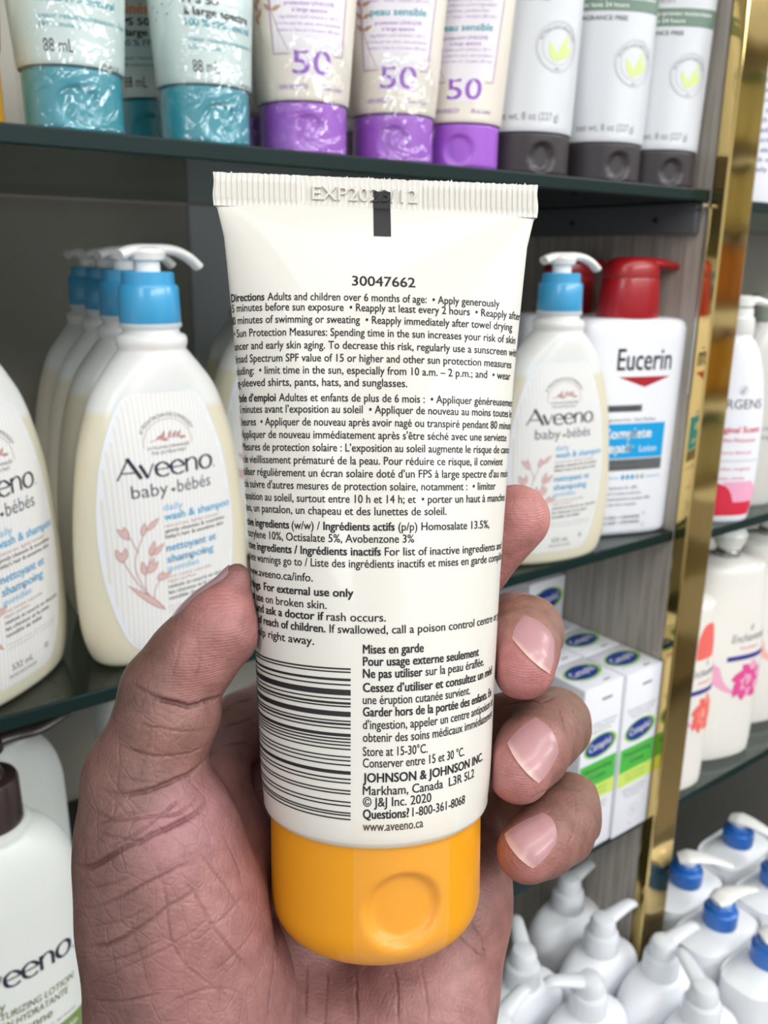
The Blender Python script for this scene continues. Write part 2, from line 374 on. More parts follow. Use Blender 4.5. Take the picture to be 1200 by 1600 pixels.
# --- baby wash bottles
def wash_plastic():
    m = mat('milky_translucent_bottle', (226, 222, 208), 0.3, coat=0.15, sss=0.35); N, L, b = nodes(m); b.inputs['Subsurface Scale'].default_value = 0.02
    tc = N.new('ShaderNodeTexCoord'); sp = N.new('ShaderNodeSeparateXYZ'); r = N.new('ShaderNodeValToRGB'); mr = N.new('ShaderNodeMapRange')
    mr.inputs['From Min'].default_value = 0; mr.inputs['From Max'].default_value = 0.17
    e = r.color_ramp.elements; e[0].position = 0.0; e[0].color = lin((222, 214, 190)); e[1].position = 0.765; e[1].color = lin((216, 209, 186)); k = e.new(0.785); k.color = lin((222, 223, 220)); k = e.new(1.0); k.color = lin((222, 223, 222))
    L.new(tc.outputs['Object'], sp.inputs[0]); L.new(sp.outputs['Z'], mr.inputs['Value']); L.new(mr.outputs[0], r.inputs[0]); L.new(r.outputs[0], b.inputs['Base Color']); return m
M_WASH = wash_plastic(); M_BLUECAP = mat('light_blue_cap', (64, 158, 206), 0.32, coat=0.3); M_WPUMP = mat('white_pump', (236, 236, 232), 0.3, coat=0.3)
WASH = smooth_prof([(0, 38.9, 17.2, 2.3), (1.2, 42.0, 19.3, 2.3), (5, 45.1, 20.9, 2.3), (18, 48.5, 22.5, 2.3), (40, 49.6, 23.2, 2.3), (65, 48.9, 23.2, 2.3), (90, 46.4, 22.5, 2.3), (110, 43.1, 21.6, 2.3), (127, 38.4, 20.3, 2.25), (141, 32.6, 18.9, 2.2), (151, 24.8, 18.7, 2.1), (157, 19.5, 18.0, 2.0), (160, 16.8, 16.4, 2.0)], 4)
WASH += [(161.5, 16.9, 16.9, 2), (163, 17.5, 17.5, 2), (165.5, 17.5, 17.5, 2), (167, 16.6, 16.6, 2), (168, 14.2, 14.2, 2), (170, 13.8, 13.8, 2), (171, 15.2, 15.2, 2), (173, 15.2, 15.2, 2)]
LROWS = [(9.5, -16, 16), (11, -21, 21), (16, -25, 25), (24, -28, 28), (36, -31, 31), (53, -33.4, 33.4), (72, -34, 34), (91, -32.6, 32.6), (110, -29.4, 29.4), (126, -24.5, 24.5), (134, -21, 21), (139, -17.5, 17.5), (141, -13, 13)]
def wash_bottle(label, at, rz, group):
    t = thing('baby_wash_bottle', label, 'bottle', at, rz, group)
    loft(MB(), WASH).obj('bottle_body', M_WASH, t, auto=60)
    fw_ = Front(WASH); pr = Print(lambda u, v, l: fw_(np.asarray(u) * 1.09 - 6.5, v, l), 0.18)
    patch(pr, LROWS, LAB); stripes(pr, LROWS, STRIPE, 2.1, 0.85)
    pr.text('#1 PEDIATRICIAN RECOMMENDED*', 0, 116, 1.9, DGREY, arc=13.2, align='c', xs=0.68)
    pr.ring(0, 116, 12.0, 0.3, ROSE, -0.12, PI + 0.12); pr.text('LA PLUS RECOMMANDÉE', 0, 113.6, 1.5, DGREY, width=21, align='c'); pr.text('PAR LES PÉDIATRES*', 0, 111, 1.5, DGREY, width=17.5, align='c')
    pr.line(spline([(-9, 117.5), (-2, 118.6), (9, 118.4)], 6), 0.4, ROSE)
    for x, an in ((-6, 0.5), (-3, 1.3), (0, 1.2), (2, 1.0), (4, 0.9), (5, -0.1), (-4, -0.2)): pr.leaf(x, 118.3, 4.4, 1.6, an, ROSE)
    wordmark(pr, 0, 100, 49, 10.2, NAVY)
    pr.text('baby', -19.5, 90.6, 6.4, DGREY, width=17); heart(pr, 0.2, 92.3, 1.2, NAVY); pr.text('bébés', 2.4, 90.6, 6.4, DGREY, width=18.5)
    sprig(pr, -20.5, 57, 0.82, ROSE, ROSEL)
    c = -5.6
    for s, z, h, m, wd, bo in (('daily', 82.3, 3.4, SKY, 10, 0), ('wash & shampoo', 77.2, 3.9, SKY, 38, 0.022), ('natural oat, lightly scented', 73.6, 1.7, ROSE, 30, 0), ('gently cleanses & nourishes', 70.8, 1.8, DGREY, 34, 0.015), ("baby's hair & sensitive skin", 67.8, 1.8, DGREY, 33, 0.015),
        ('nettoyant et', 60.8, 4.1, SKY, 28, 0.022), ('shampoing', 54.8, 4.1, SKY, 26, 0.022), ('quotidien', 50.2, 3.2, SKY, 17, 0), ('avec avoine naturelle', 46.6, 1.6, ROSE, 24, 0), ('léger parfum', 44.2, 1.6, ROSE, 15, 0), ('nettoie et nourrit en douceur', 41, 1.9, DGREY, 36, 0.015), ('les cheveux et la peau', 37.8, 1.9, DGREY, 28, 0.015), ('sensible de bébé', 34.6, 1.9, DGREY, 22, 0.015), ('Paraben free, phthalate free', 30.2, 1.1, LGREY, 32, 0), ('sans phtalates ni colorants', 28.2, 1.1, LGREY, 31, 0)):
        pr.text(s, c, z, h, m, width=wd, bold=bo)
    pr.text('532 mL', -4, 17, 3.0, DGREY, width=13); pr.text('30035568', -6, 13.4, 1.7, GREY, width=17)
    pr.rect(17, 20, 18.2, 21.4, LGREY)
    pr.obj('front_label', t)
    MB().lathe([(172.4, 14.6), (173, 15.0), (190, 14.6), (191.2, 13.8), (191.4, 12.9), (196.6, 12.7), (197.4, 11.8)]).obj('screw_cap', M_BLUECAP, t)
    hd = MB(); hd.lathe([(197, 6.4), (202, 6.2), (203, 8.5), (206.5, 9.5), (208.2, 8.6), (209, 5)], n=28)
    hd.tube(spline([(-15, 0, 205.0), (-8, 0, 207.2), (2, 0, 207.8), (14, 0, 207.6), (23, 0, 204.6), (29.5, 0, 199.8)], 5), np.linspace(4.6, 4.0, 26), 16, 0, 0.62)
    hd.obj('pump_head', M_WPUMP, t)
    return t
GB = 'baby wash bottles on the middle shelf'
b0 = wash_bottle('baby wash bottle left of the held tube, whole striped label in view', (169, 424, ZM), 9, GB)
dup(b0, (77, 424, ZM), 36, 'baby wash bottle cut off by the left edge of the picture')
dup(b0, (181, 487, ZM), 6, 'baby wash bottle directly behind the whole one left of the tube')
dup(b0, (193, 549, ZM), 8, 'third baby wash bottle in the row left of the tube')
dup(b0, (203, 612, ZM), 6, 'rearmost baby wash bottle in the row left of the tube')
dup(b0, (300, 545, ZM), 6, 'shaded baby wash bottle whose dark cap shows beside the tube shoulder')
dup(b0, (325, 612, ZM), 6, 'rearmost shaded baby wash bottle beside the tube shoulder')
dup(b0, (450, 410, ZM), -10, 'baby wash bottle between the held tube and the crimson capped lotion')
dup(b0, (438, 478, ZM), -8, 'baby wash bottle behind the one right of the tube, mostly hidden')

# --- white lotion with a crimson pump
M_CRIM = mat('dark_crimson_pump', (160, 18, 30), 0.35, coat=0.2); M_GLOSSW = mat('glossy_white_bottle', (236, 238, 244), 0.3, coat=0.3, sss=0.1)
EUC = [(0, 39.8, 19, 3.6), (1.5, 42.2, 21, 3.6), (5, 42.9, 21.6, 3.6), (80, 44.2, 22, 3.6), (150, 45.6, 22.4, 3.6), (158, 45.4, 22.2, 3.6), (162, 44.0, 21, 3.6), (164.4, 40.7, 18.6, 3.4), (165.4, 33.9, 15.5, 3.2)]
CY = mat('cyan_ink', (0, 158, 220), 0.45); CRIM = mat('crimson_ink', (170, 20, 36), 0.45); SILV = mat('dark_silver_ink', (96, 98, 100), 0.35)
def crimson_lotion(label, at, rz, group):
    t = thing('lotion_bottle', label, 'bottle', at, rz, group)
    loft(MB(), EUC, n=96).obj('bottle_body', M_GLOSSW, t, auto=50)
    fe = Front(EUC); pr = Print(lambda u, v, l: fe(np.asarray(u) + 2.5, v, l), 0.15)
    pr.text('Eucerin', -21, 128.5, 15.5, NAVY, width=46, bold=0.012); pr.poly([(-19, 123.5), (25, 123.5), (3.5, 115.8)], CRIM)
    pr.rect(-29, 3, 97.6, 102.6, SILV); pr.text('DERMATOLOGIST', -27, 98.6, 2.6, DGREY, width=27, bold=0.02)
    pr.text('Fragrance free - Sans Parfum', -28, 90.4, 2.6, GREY, width=44)
    pr.rect(-31, 25, 62, 88.6, CY); pr.text('Complete', -28.5, 77.6, 7.2, WHITE, width=42, bold=0.03); pr.text('Repair', -28.5, 66.6, 7.2, WHITE, width=28, bold=0.03); pr.text('Lotion', 4, 66.6, 5.0, WHITE, width=15)
    pr.rect(-31, 25, 52.4, 61.2, SILV); pr.text('for dry to very dry skin', -28, 57.6, 2.0, DGREY, width=30); pr.text('pour la peau sèche à très sèche', -28, 54.0, 2.0, DGREY, width=34)
    pr.text('moisturizing', -30, 46.2, 1.8, SKY, width=18)
    for i in range(5): pr.ellipse(-8 + i * 4.2, 47, 1.5, 2.0, SKY if i < 3 else LGREY)
    pr.text('hydratation', 12, 46.2, 1.8, SKY, width=13)
    for i, s in enumerate(('Instantly hydrates for 48h,', "repairs skin's moisture barrier.", 'Hydrate instantanément pendant 48h,', 'répare la barrière cutanée')): pr.text(s, -32, 37.6 - i * 4.4, 2.5, GREY, width=(38, 42, 50, 38)[i])
    for sx in (-27, 14):
        for sz in (7.6, 18):
            pr.line([(sx, sz), (sx + (2.6 if sx < 0 else -2.6), sz)], 0.4, SKY); pr.line([(sx, sz), (sx, sz + (-2.6 if sz > 10 else 2.6))], 0.4, SKY)
    pr.text('5% UREA + CERAMIDES', -23, 13.8, 2.5, DGREY, width=33, slant=0.2); pr.text('5% URÉE + CÉRAMIDES', -23, 9.6, 2.5, DGREY, width=33, slant=0.2)
    pr.obj('front_print', t)
    c = MB(); loft(c, [(165.2, 23.2, 18, 2.2), (166, 23.6, 18.4, 2.2), (193, 21.6, 17.4, 2.2), (194, 21.0, 17, 2.2)]); c.obj('pump_collar', M_CRIM, t)
    h = MB(); loft(h, smooth_prof([(194.6, 21.2, 17, 2.2), (199, 20.8, 16.8, 2.2), (204, 18.8, 15.6, 2.2), (207.4, 14, 12.5, 2.2), (208.6, 8, 7, 2.2)], 3))
    h.tube(spline([(0, 0, 203.5), (18, 0, 204.0), (28, 0, 203.4), (37, 0, 201.8), (39, 0, 201)], 4), [10, 9.6, 9, 8.4, 8, 7.6, 7.2, 7, 6.6, 6.2, 5.8, 5.4, 5, 4.6, 4.2, 3.6, 3][:17], 18, 0, 0.55); h.obj('pump_head', M_CRIM, t)
    return t
e0 = crimson_lotion('white lotion bottle with crimson pump, blue band label, by the wood partition', (542.5, 426, ZM), -20, 'crimson pump lotions')
dup(e0, (548, 492, ZM), -14, 'crimson pump lotion behind, mostly hidden by the baby wash')

# --- tubes standing on the upper shelf
def stand_tube(t, capr, caph, L, r, aw, mbody, mcap, recess=None, crimp=12):
    prof = [(caph + 0.4, r - 1.2, r - 1.2), (caph + 0.6, r - 0.3, r - 0.3), (caph + 1.6, r, r)]
    for s in np.linspace(0.03, 1, 16): prof.append((caph + L * s, r + (aw - r) * s, max(0.8, r * (1 - s) ** 0.8)))
    prof.append((caph + L + crimp, aw + 0.2, 0.8))
    loft(MB(), prof, n=80).obj('tube_body', mbody, t, auto=50)
    b = MB(); n = 96; tt = np.linspace(0, 2 * PI, n, endpoint=False); R = []
    for q in np.concatenate([np.linspace(0, 0.08, 4), np.linspace(0.1, 0.93, 26), np.linspace(0.95, 1, 3)]):
        rr = capr - (0.7 * (1 - min(q / 0.06, 1)) + 0.5 * max(0, (q - 0.96) / 0.04)); z = q * caph
        P = sup(0, 0, z, rr, rr, 2, tt)
        if recess:
            u0, v0, ru, rv, dp = recess; u = np.arctan2(P[:, 0], -P[:, 1]) * capr; d = np.sqrt(((u - u0) / ru) ** 2 + ((z - v0) / rv) ** 2)
            k = np.clip((1 - d) / 0.25, 0, 1); k = k * k * (3 - 2 * k) * dp; P[:, 0] *= 1 - k / capr; P[:, 1] *= 1 - k / capr
        R.append(P)
    b.rings(R).obj('flip_cap', mcap, t, auto=60)
    return prof
def film_mat():
    m = bpy.data.materials.new('clear_shrink_film'); m.use_nodes = True; N, L = m.node_tree.nodes, m.node_tree.links; N.remove(N['Principled BSDF'])
    t = N.new('ShaderNodeBsdfTransparent'); g = N.new('ShaderNodeBsdfGlossy'); g.inputs['Roughness'].default_value = 0.12; x = N.new('ShaderNodeMixShader'); x.inputs[0].default_value = 0.1
    tc = N.new('ShaderNodeTexCoord'); n = N.new('ShaderNodeTexNoise'); n.inputs['Scale'].default_value = 75; n.inputs['Detail'].default_value = 2; n.inputs['Distortion'].default_value = 1.4
    bp = N.new('ShaderNodeBump'); bp.inputs['Strength'].default_value = 1.0; bp.inputs['Distance'].default_value = 0.0035
    L.new(tc.outputs['Object'], n.inputs['Vector']); L.new(n.outputs['Fac'], bp.inputs['Height']); L.new(bp.outputs[0], g.inputs['Normal'])
    L.new(t.outputs[0], x.inputs[1]); L.new(g.outputs[0], x.inputs[2]); L.new(x.outputs[0], N['Material Output'].inputs[0]); return m
M_FILM = film_mat()
def film(t, r, z0, z1, n=64):
    b = MB(); tt = np.linspace(0, 2 * PI, n, endpoint=False); R = []
    for z in np.linspace(z0, z1, 14):
        w_ = 0.5 * np.sin(tt * 5 + z * 0.4) + 0.4 * np.sin(tt * 11 - z * 0.9) + 0.3 * np.sin(tt * 3 + z * 1.3)
        rr = r + 0.7 + 0.35 * w_ + (1.3 if z < 2 else 0) * (0.5 + 0.5 * np.sin(tt * 7)); R.append(np.stack([rr * np.cos(tt), rr * np.sin(tt), np.full(n, z)], 1))
    b.rings(R, 0, False, False); b.obj('shrink_wrap', M_FILM, t)
M_TEAL = mat('teal_plastic', (52, 146, 162), 0.35, coat=0.2); M_AQUA = mat('pale_aqua_tube', (192, 210, 207), 0.4); TEALI = mat('teal_ink', (40, 150, 165), 0.5); ORNG = mat('orange_ink', (232, 130, 66), 0.5)
GA = 'mineral sunscreen tubes with teal caps'
def aqua(label, at, rz, wrap=True):
    t = thing('sunscreen_tube', label, 'tube', at, rz, GA)
    pf = stand_tube(t, 20.6, 24, 118, 22.0, 31, M_AQUA, M_TEAL, (0, 9, 10, 9, 1.4)); w0 = Wrap(pf); pr = Print(lambda u, v, l: w0(u, np.asarray(v) - 4.5, l), 0.15)
    pr.text('88 mL', -12, 33.5, 5.0, DGREY, width=11.5); pr.text('NPN 80141187', 10, 29, 1.8, DGREY, width=11)
    pr.text('water resistant/résistant à l\u2019eau', -12.5, 46.2, 1.9, TEALI, width=38); pr.text('(80 minutes)', -12.5, 43, 1.9, TEALI, width=15)
    pr.text('100 % FPS minéral', -12.5, 52.5, 2.9, TEALI, width=30, bold=0.02); pr.text('à large spectre', -12.5, 57, 3.3, INK, width=29, bold=0.024); pr.text('FPS 50', -12.5, 61.8, 3.3, INK, width=14, bold=0.024)
    pr.text('minérale', -12.5, 67, 5, ORNG, width=21, bold=0.02); pr.text('écran solaire', -12.5, 73.5, 5, ORNG, width=31, bold=0.02); pr.text('sunscreen', -12.5, 80, 5, ORNG, width=24, bold=0.02); pr.text('mineral', -12.5, 86.5, 5, ORNG, width=18, bold=0.02)
    for x, y, s in ((-24, 66, 1.0), (-22, 76, 0.8)): pr.poly([(x, y), (x + 2, y + 4 * s), (x + 1.6, y + 9 * s), (x + 4.4, y + 6 * s), (x + 8, y + 8 * s), (x + 6.4, y + 3 * s), (x + 7, y - 2 * s), (x + 3, y)], ORNG)
    for x, y in ((-28, 60), (-25, 58), (-22, 61), (-27, 55), (-20, 57), (-29, 65)): pr.ellipse(x, y, 0.4, 0.4, GREY)
    pr.line(spline([(-18, 92), (-15, 78), (-16, 64), (-19, 60)], 5), 0.4, LGREY)
    pr.obj('front_print', t)
    if wrap: film(t, 22.0, 0.4, 60)
    return t
ta0 = aqua('teal capped sunscreen tube in clear wrap at the left end of the upper shelf', (135.5, 411.5, ZT), -12)
aqua('second teal capped sunscreen tube from the left, in clear wrap', (197.5, 411.5, ZT), -4)
aqua('teal capped sunscreen tube in shadow behind the gap of the front two', (194, 462, ZT), -30, False)
M_PURP = mat('purple_plastic', (158, 88, 200), 0.38, coat=0.2); M_IVORY = mat('ivory_tube', (216, 209, 197), 0.4); PURI = mat('purple_ink', (140, 80, 180), 0.5); LILAC = mat('lilac_ink', (176, 150, 196), 0.5); WPAN = mat('white_panel_ink', (218, 214, 220), 0.42); BRNI = mat('tan_ink', (176, 138, 108), 0.5)
GP = 'sensitive skin sunscreen tubes with purple caps'
def purple(label, at, rz, wrap):
    t = thing('sunscreen_tube', label, 'tube', at, rz, GP)
    pf = stand_tube(t, 22.0, 23, 118, 23.2, 33, M_IVORY, M_PURP, (2, 9, 9, 9, 1.2)); pr = Print(Wrap(pf), 0.12)
    pr.rect(-13, 18, 46, 140, WPAN, -0.03); pr.rect(-5, 13, 34, 46, WPAN, -0.03)
    pr.text('50', -5.4, 35.5, 10.6, PURI, width=18, bold=0.008)
    pr.line([(-14, 140), (-14, 44.5), (-6.5, 44.5)], 0.4, PURI); pr.line([(19, 140), (19, 44.5), (14, 44.5)], 0.4, PURI)
    pr.text('NPN 80082729', -12.5, 28.4, 2.3, LILAC, width=14, bold=0.02); pr.text('88 mL Lotion', 8, 28.4, 2.3, LILAC, width=12, bold=0.02)
    for i, (s, m, h, wd) in enumerate((('résiste à l\u2019eau et à la sueur (80 min)', LILAC, 1.7, 28), ('n\u2019irrite pas les yeux, sans parabènes', LILAC, 1.7, 28), ('ingrédient actif minéral à 100 %', LILAC, 1.7, 25), ('à large spectre', PURI, 1.9, 14), ('protection UVA/UVB', PURI, 1.9, 20))): pr.text(s, 2.6, 54.5 + i * 3.0, h, m, width=wd, align='c')
    pr.text('peau sensible', 2.6, 71, 3.6, TEALI, width=24, align='c', bold=0.02)
    for i, (s, m, h, wd) in enumerate((('sweat + water resistant (80 min)', LILAC, 1.7, 26), ('tear-free, paraben-free', LILAC, 1.7, 18), ('100% mineral active ingredient', LILAC, 1.7, 25), ('UVA/UVB protection', PURI, 1.9, 20), ('broad spectrum', PURI, 1.9, 14))): pr.text(s, 2.6, 77.5 + i * 3.0, h, m, width=wd, align='c')
    pr.text('sensitive skin', 2.6, 94, 3.6, TEALI, width=23, align='c', bold=0.02); pr.rect(-12, 17, 101, 118, PURI)
    pr.line(spline([(-7, 46), (-11, 56), (-13.5, 68), (-12, 84), (-13, 100)], 6), 0.3, BRNI); pr.line(spline([(-20, 50), (-21, 66), (-19, 90)], 6), 0.3, BRNI)
    for y in (64, 70, 76, 82, 88, 95):
        pr.leaf(-13, y, 5, 2, 0.5, BRNI); pr.leaf(-13.5, y, 4.6, 2, 2.3, BRNI); pr.leaf(-20.5, y - 6, 5, 2, 1.9, BRNI); pr.leaf(-20.5, y - 3, 5, 2, 1.1, BRNI)
    pr.obj('front_print', t)
    if wrap: film(t, 23.2, 0.4, 52)
    return t
purple('purple capped sunscreen tube nearest the teal ones, in clear wrap', (253.5, 414, ZT), -29, True)
purple('middle one of three front purple capped sunscreen tubes, in clear wrap', (311, 414, ZT), -40, True)
purple('unwrapped purple capped sunscreen tube next to the white dark capped tubes', (360.5, 414, ZT), -48, False)
purple('purple capped sunscreen tube in shadow between teal and purple front tubes', (251, 470, ZT), -25, True)
M_DARKCAP = mat('dark_brown_black_cap', (50, 44, 48), 0.42); M_WTUBE = mat('satin_white_tube', (198, 201, 205), 0.4); GRNB = mat('grey_green_ink', (96, 122, 106), 0.5); LIME = mat('lime_leaf_ink', (196, 212, 130), 0.5)
GW = 'white moisturiser tubes with dark caps'
def whitet(label, at, rz):
    t = thing('moisturiser_tube', label, 'tube', at, rz, GW)
    pf = stand_tube(t, 30.4, 23, 150, 31.2, 37, M_WTUBE, M_DARKCAP, (11, 9.5, 8, 9.0, 2.6)); pr = Print(Wrap(pf), 0.12)
    pr.text('net wt. 8 oz (227 g)', -18, 30, 4.2, GREY, width=38, xs=0.8)
    pr, pk = Print(Wrap(pf), 0.12), pr
    for r in (14.2, 13.2, 10.2): pr.ring(16, 71, r * 0.9, 0.35, LGREY, ry=r)
    pr.text('ACTIVE NATURALS OAT', 16, 71, 1.6, GREY, arc=10.2, align='c'); pr.text('oat', 16, 58.4, 1.5, GREY, align='c')
    for an, L, u, z in ((1.95, 13, 15, 62), (1.2, 17, 16, 63), (0.75, 12, 17, 64)): pr.leaf(u, z, L, 4, an, LIME)
    pr.obj('oat_emblem', t); pr = pk
    pr.text('FRAGRANCE FREE', -17, 96, 2.7, DGREY, width=26, bold=0.01)
    pr.rect(-17, 34, 101.5, 113, GRNB); pr.text('Clinically-proven moisturization', -15, 108.4, 2.5, WHITE, width=42); pr.text('that lasts 24 hours', -15, 103.8, 2.5, WHITE, width=24)
    pr.text('Dry Skin', -17, 116, 4.2, GREY, width=20); pr.text('Intensely Nourishes', -17, 123, 4.2, GREY, width=44)
    pr.obj('front_print', t); return t
whitet('white dark capped tube beside the purple capped ones', (416.5, 421.5, ZT), -38)
whitet('middle one of three white dark capped tubes', (486.5, 421.5, ZT), -37)
whitet('white dark capped tube next to the gold post', (547, 421.5, ZT), -43)
whitet('white dark capped tube in shadow behind the purple capped ones', (345, 480, ZT), -34)
# bright yellow pack cut by the left edge of the frame
def ycap():
    t = thing('sunscreen_tube', 'yellow capped tube cut off by the left edge of the upper shelf', 'tube', (87.5, 423, ZT))
    stand_tube(t, 21, 30, 110, 22, 31, mat('ochre_tube', (180, 150, 96), 0.4), mat('golden_cap', (232, 170, 30), 0.35, coat=0.2)); return t
ycap()

# --- lotions with brown pumps on the lower shelf
M_BROWN = mat('dark_brown_pump', (52, 38, 38), 0.35, coat=0.3); M_LOT = mat('white_lotion_bottle', (222, 226, 222), 0.38, sss=0.1); OLIVE = mat('olive_ink', (112, 122, 62), 0.5); GRN = mat('leaf_green_ink', (120, 142, 84), 0.5)
LOT = smooth_prof([(0, 37, 25, 2.4), (2, 39, 27, 2.4), (60, 40, 28, 2.4), (138, 40, 28, 2.4), (158, 38.5, 27.2, 2.4), (172, 34, 25.4, 2.3), (181, 27.5, 22.5, 2.1), (186, 20.5, 19.5, 2.0)], 4) + [(187, 19.6, 19.6, 2), (190, 19.4, 19.4, 2), (191, 17, 17, 2)]
def brown_lotion(label, at, rz):
    t = thing('lotion_bottle', label, 'bottle', at, rz, 'brown pump lotions')
    loft(MB(), LOT).obj('bottle_body', M_LOT, t, auto=60); pr = Print(Front(LOT), 0.15)
    wordmark(pr, -2, 112, 58, 13, NAVY)
    pr.text('Daily', -26, 100, 5, OLIVE, width=14, bold=0.01)
    for s, z, h, wd in (('MOISTURIZING LOTION', 94, 4, 50), ('LOTION HYDRATANTE', 88, 4, 46), ('quotidienne', 80.4, 5.4, 36)): pr.text(s, -26, z, h, OLIVE, width=wd, bold=0.01, slant=0.15)
    pr.text('fragrance free - non greasy', -26, 75, 1.5, GREY, width=50); pr.rect(-34, 34, 54, 72, GRN); pr.text('moisturizes dry skin', -10, 65, 3.4, WHITE, width=34)
    pr.obj('front_print', t)
    MB().lathe([(190, 15.6), (191, 16.4), (214, 16.0), (216, 15), (217, 10), (221, 8), (230, 7.6)]).obj('pump_collar', M_BROWN, t)
    h = MB(); h.lathe([(229, 8), (231, 11), (237, 11), (239, 8)], n=28); h.tube(spline([(0, 0, 235), (14, 0, 235), (28, 0, 233), (40, 0, 235), (46, 0, 236)], 5), np.linspace(7.6, 3.0, 21), 14, 0, 0.6); h.obj('pump_head', M_BROWN, t)
    return t
l0 = brown_lotion('white lotion bottle with brown pump at the lower left, nearest', (67, 424, ZL), 7)
dup(l0, (88, 512, ZL), 20, 'white lotion bottle with brown pump right behind the lower left one')
dup(l0, (206, 566, ZL), 10, 'shaded lotion bottle behind the thumb on the lower shelf')

# --- cream boxes
M_CARD = mat('white_carton', (232, 233, 240), 0.5); OVALB = mat('deep_blue_ink', (30, 56, 140), 0.4); OVALG = mat('leaf_oval_green_ink', (140, 196, 66), 0.45); BGRN = mat('bright_green_ink', (74, 182, 70), 0.45); LGRN = mat('yellow_green_ink', (200, 226, 104), 0.45)
BW, BD, BH = 46.0, 43.0, 152.0
def cream_box(label, at):
    t = thing('cream_box', label, 'box', at, 0, 'white cream boxes on the lower shelf')
    MB().box(-BW / 2, BW / 2, 0, BD, 0, BH, 0, 0.8).obj('carton', M_CARD, t, auto=30)
    fr = Print(lambda u, v, l: np.stack([u, -l + 0 * u, v + 0 * u], -1), 0.12); tp = Print(lambda u, v, l: np.stack([u, v + 0 * u, BH + l + 0 * u], -1), 0.12)
    def oval(p, u, v, a, b, rot):
        p.ellipse(u + 0.6, v - 0.2, a * 1.16, b * 1.14, OVALG, rot); p.ellipse(u, v, a, b, OVALB, rot, 0.05); k = len(p.mb.V)
        X, Fx = text2d('Cetaphil'); X = X / CAPH * b * 0.72; wd = X[:, 0].max(); X[:, 0] = (X[:, 0] / wd - 0.5) * a * 1.6; X[:, 1] -= b * 0.3; c, q = math.cos(rot), math.sin(rot)
        p.put(np.stack([u + X[:, 0] * c - X[:, 1] * q, v + X[:, 0] * q + X[:, 1] * c], 1), Fx, WHITE, 0.08)
    oval(fr, 0, 98, 17, 9, 0.06); fr.rect(-22, 22, 62, 84, BGRN); fr.text('Moisturizing', 0, 75.5, 4.2, WHITE, width=34, align='c', bold=0.01); fr.text('Cream', 0, 68, 4.2, WHITE, width=18, align='c', bold=0.01)
    fr.rect(-22, 22, 48, 62, LGRN); fr.text('DRY TO NORMAL', 0, 56.5, 2.2, GRN, width=26, align='c'); fr.text('SENSITIVE SKIN', 0, 52, 2.2, GRN, width=24, align='c')
    for i in range(3): fr.text(('Dermatologist recommended', 'non-irritating formula', 'fragrance free')[i], 0, 118 - i * 3.6, 1.9, GREY, width=(36, 32, 24)[i], align='c')
    for i in range(3): fr.text(('Hydrates and protects', 'dry sensitive skin', 'for 24 hours')[i], 0, 42 - i * 3.8, 1.9, GREY, width=(30, 26, 18)[i], align='c')
    fr.ring(2, 20, 5.6, 0.4, LGREY); fr.text('B', 2, 18, 4, LGREY, align='c'); fr.text('50 g', 0, 6, 2, LGREY, align='c'); fr.rect(-2, 10, 138, 140, GREY)
    oval(tp, 0, 24, 17.5, 10, 0.06); tp.text('Moisturizing Cream', 0, 11, 1.8, LGREY, width=30, align='c'); tp.rect(4, 12, 4.5, 6.2, GREY)
    fr.obj('front_print', t); tp.obj('top_print', t)
    return t
x1, x2 = 577.2 - BW / 2, 577.2 - BW - 1.4 - BW / 2
k0 = cream_box('front white cream box, against the wood partition', (x1, 386, ZL))
NTH = ['', 'second', 'third', 'fourth']
for k in range(1, 4): dup(k0, (x1, 386 + k * 44.2, ZL), 0, f'{NTH[k]} cream box from the front along the wood partition')
for k in range(4): dup(k0, (x2, 388 + k * 44.2, ZL), 0, 'front white cream box partly hidden by the ring finger' if k == 0 else f'{NTH[k]} cream box from the front in the row behind the fingers')
lie = dup(k0, (x1 - 1, 496 + BH, ZL + BH + 0.3), 0, 'cream box lying on top of the others at the back'); lie.rotation_euler = (PI / 2, 0, 0)

# --- bottles on the bottom deck
M_CLEARP = mat('frosted_clear_pump', (236, 240, 244), 0.25, coat=0.5, alpha=0.82); M_OVALW = mat('cool_white_bottle', (242, 245, 250), 0.36, sss=0.1); VIOL = mat('violet_ink', (58, 48, 140), 0.5); PEACH = mat('peach_brown_ink', (176, 140, 130), 0.5)
OVB = smooth_prof([(0, 38, 19.5, 2.4), (2, 40.5, 21.4, 2.4), (70, 42, 22.9, 2.4), (145, 42, 22.9, 2.4), (162, 41, 22.5, 2.4), (173, 37, 21.0, 2.3), (179, 30.5, 19.2, 2.2), (182.4, 22, 18, 2.0)], 4) + [(183.4, 16, 16, 2), (185, 14.6, 14.6, 2)]
def clear_pump(label, at, rz, ink):
    t = thing('lotion_bottle', label, 'bottle', at, -4, 'white bottles with clear pumps')
    loft(MB(), OVB).obj('bottle_body', M_OVALW, t, auto=60); pr = Print(Front(OVB), 0.15)
    patch(pr, [(20, -35, 35), (120, -35, 35), (134, -29, 29), (146, -12, 12)], ink); pr.text('BODY LOTION', 0, 100, 6, WHITE, width=48, align='c') if 0 else None
    pr.obj('front_label', t)
    MB().lathe([(184, 14.4), (185, 15.4), (201, 14.8), (203, 13.6), (204, 11), (206, 10.6)]).obj('pump_collar', M_CLEARP, t)
    h = MB(); h.lathe([(205, 11.6), (213, 11.2), (217, 9.0), (218.6, 5)], n=28); h.tube(spline([(-4, 0, 212.5), (8, 0, 214), (20, 0, 216), (32, 0, 217), (38, 0, 215)], 5), np.linspace(8.4, 4.8, 21), 16, 0, 0.62); h.obj('pump_head', M_CLEARP, t).rotation_euler = (0, 0, math.radians(rz + 4))
    return t
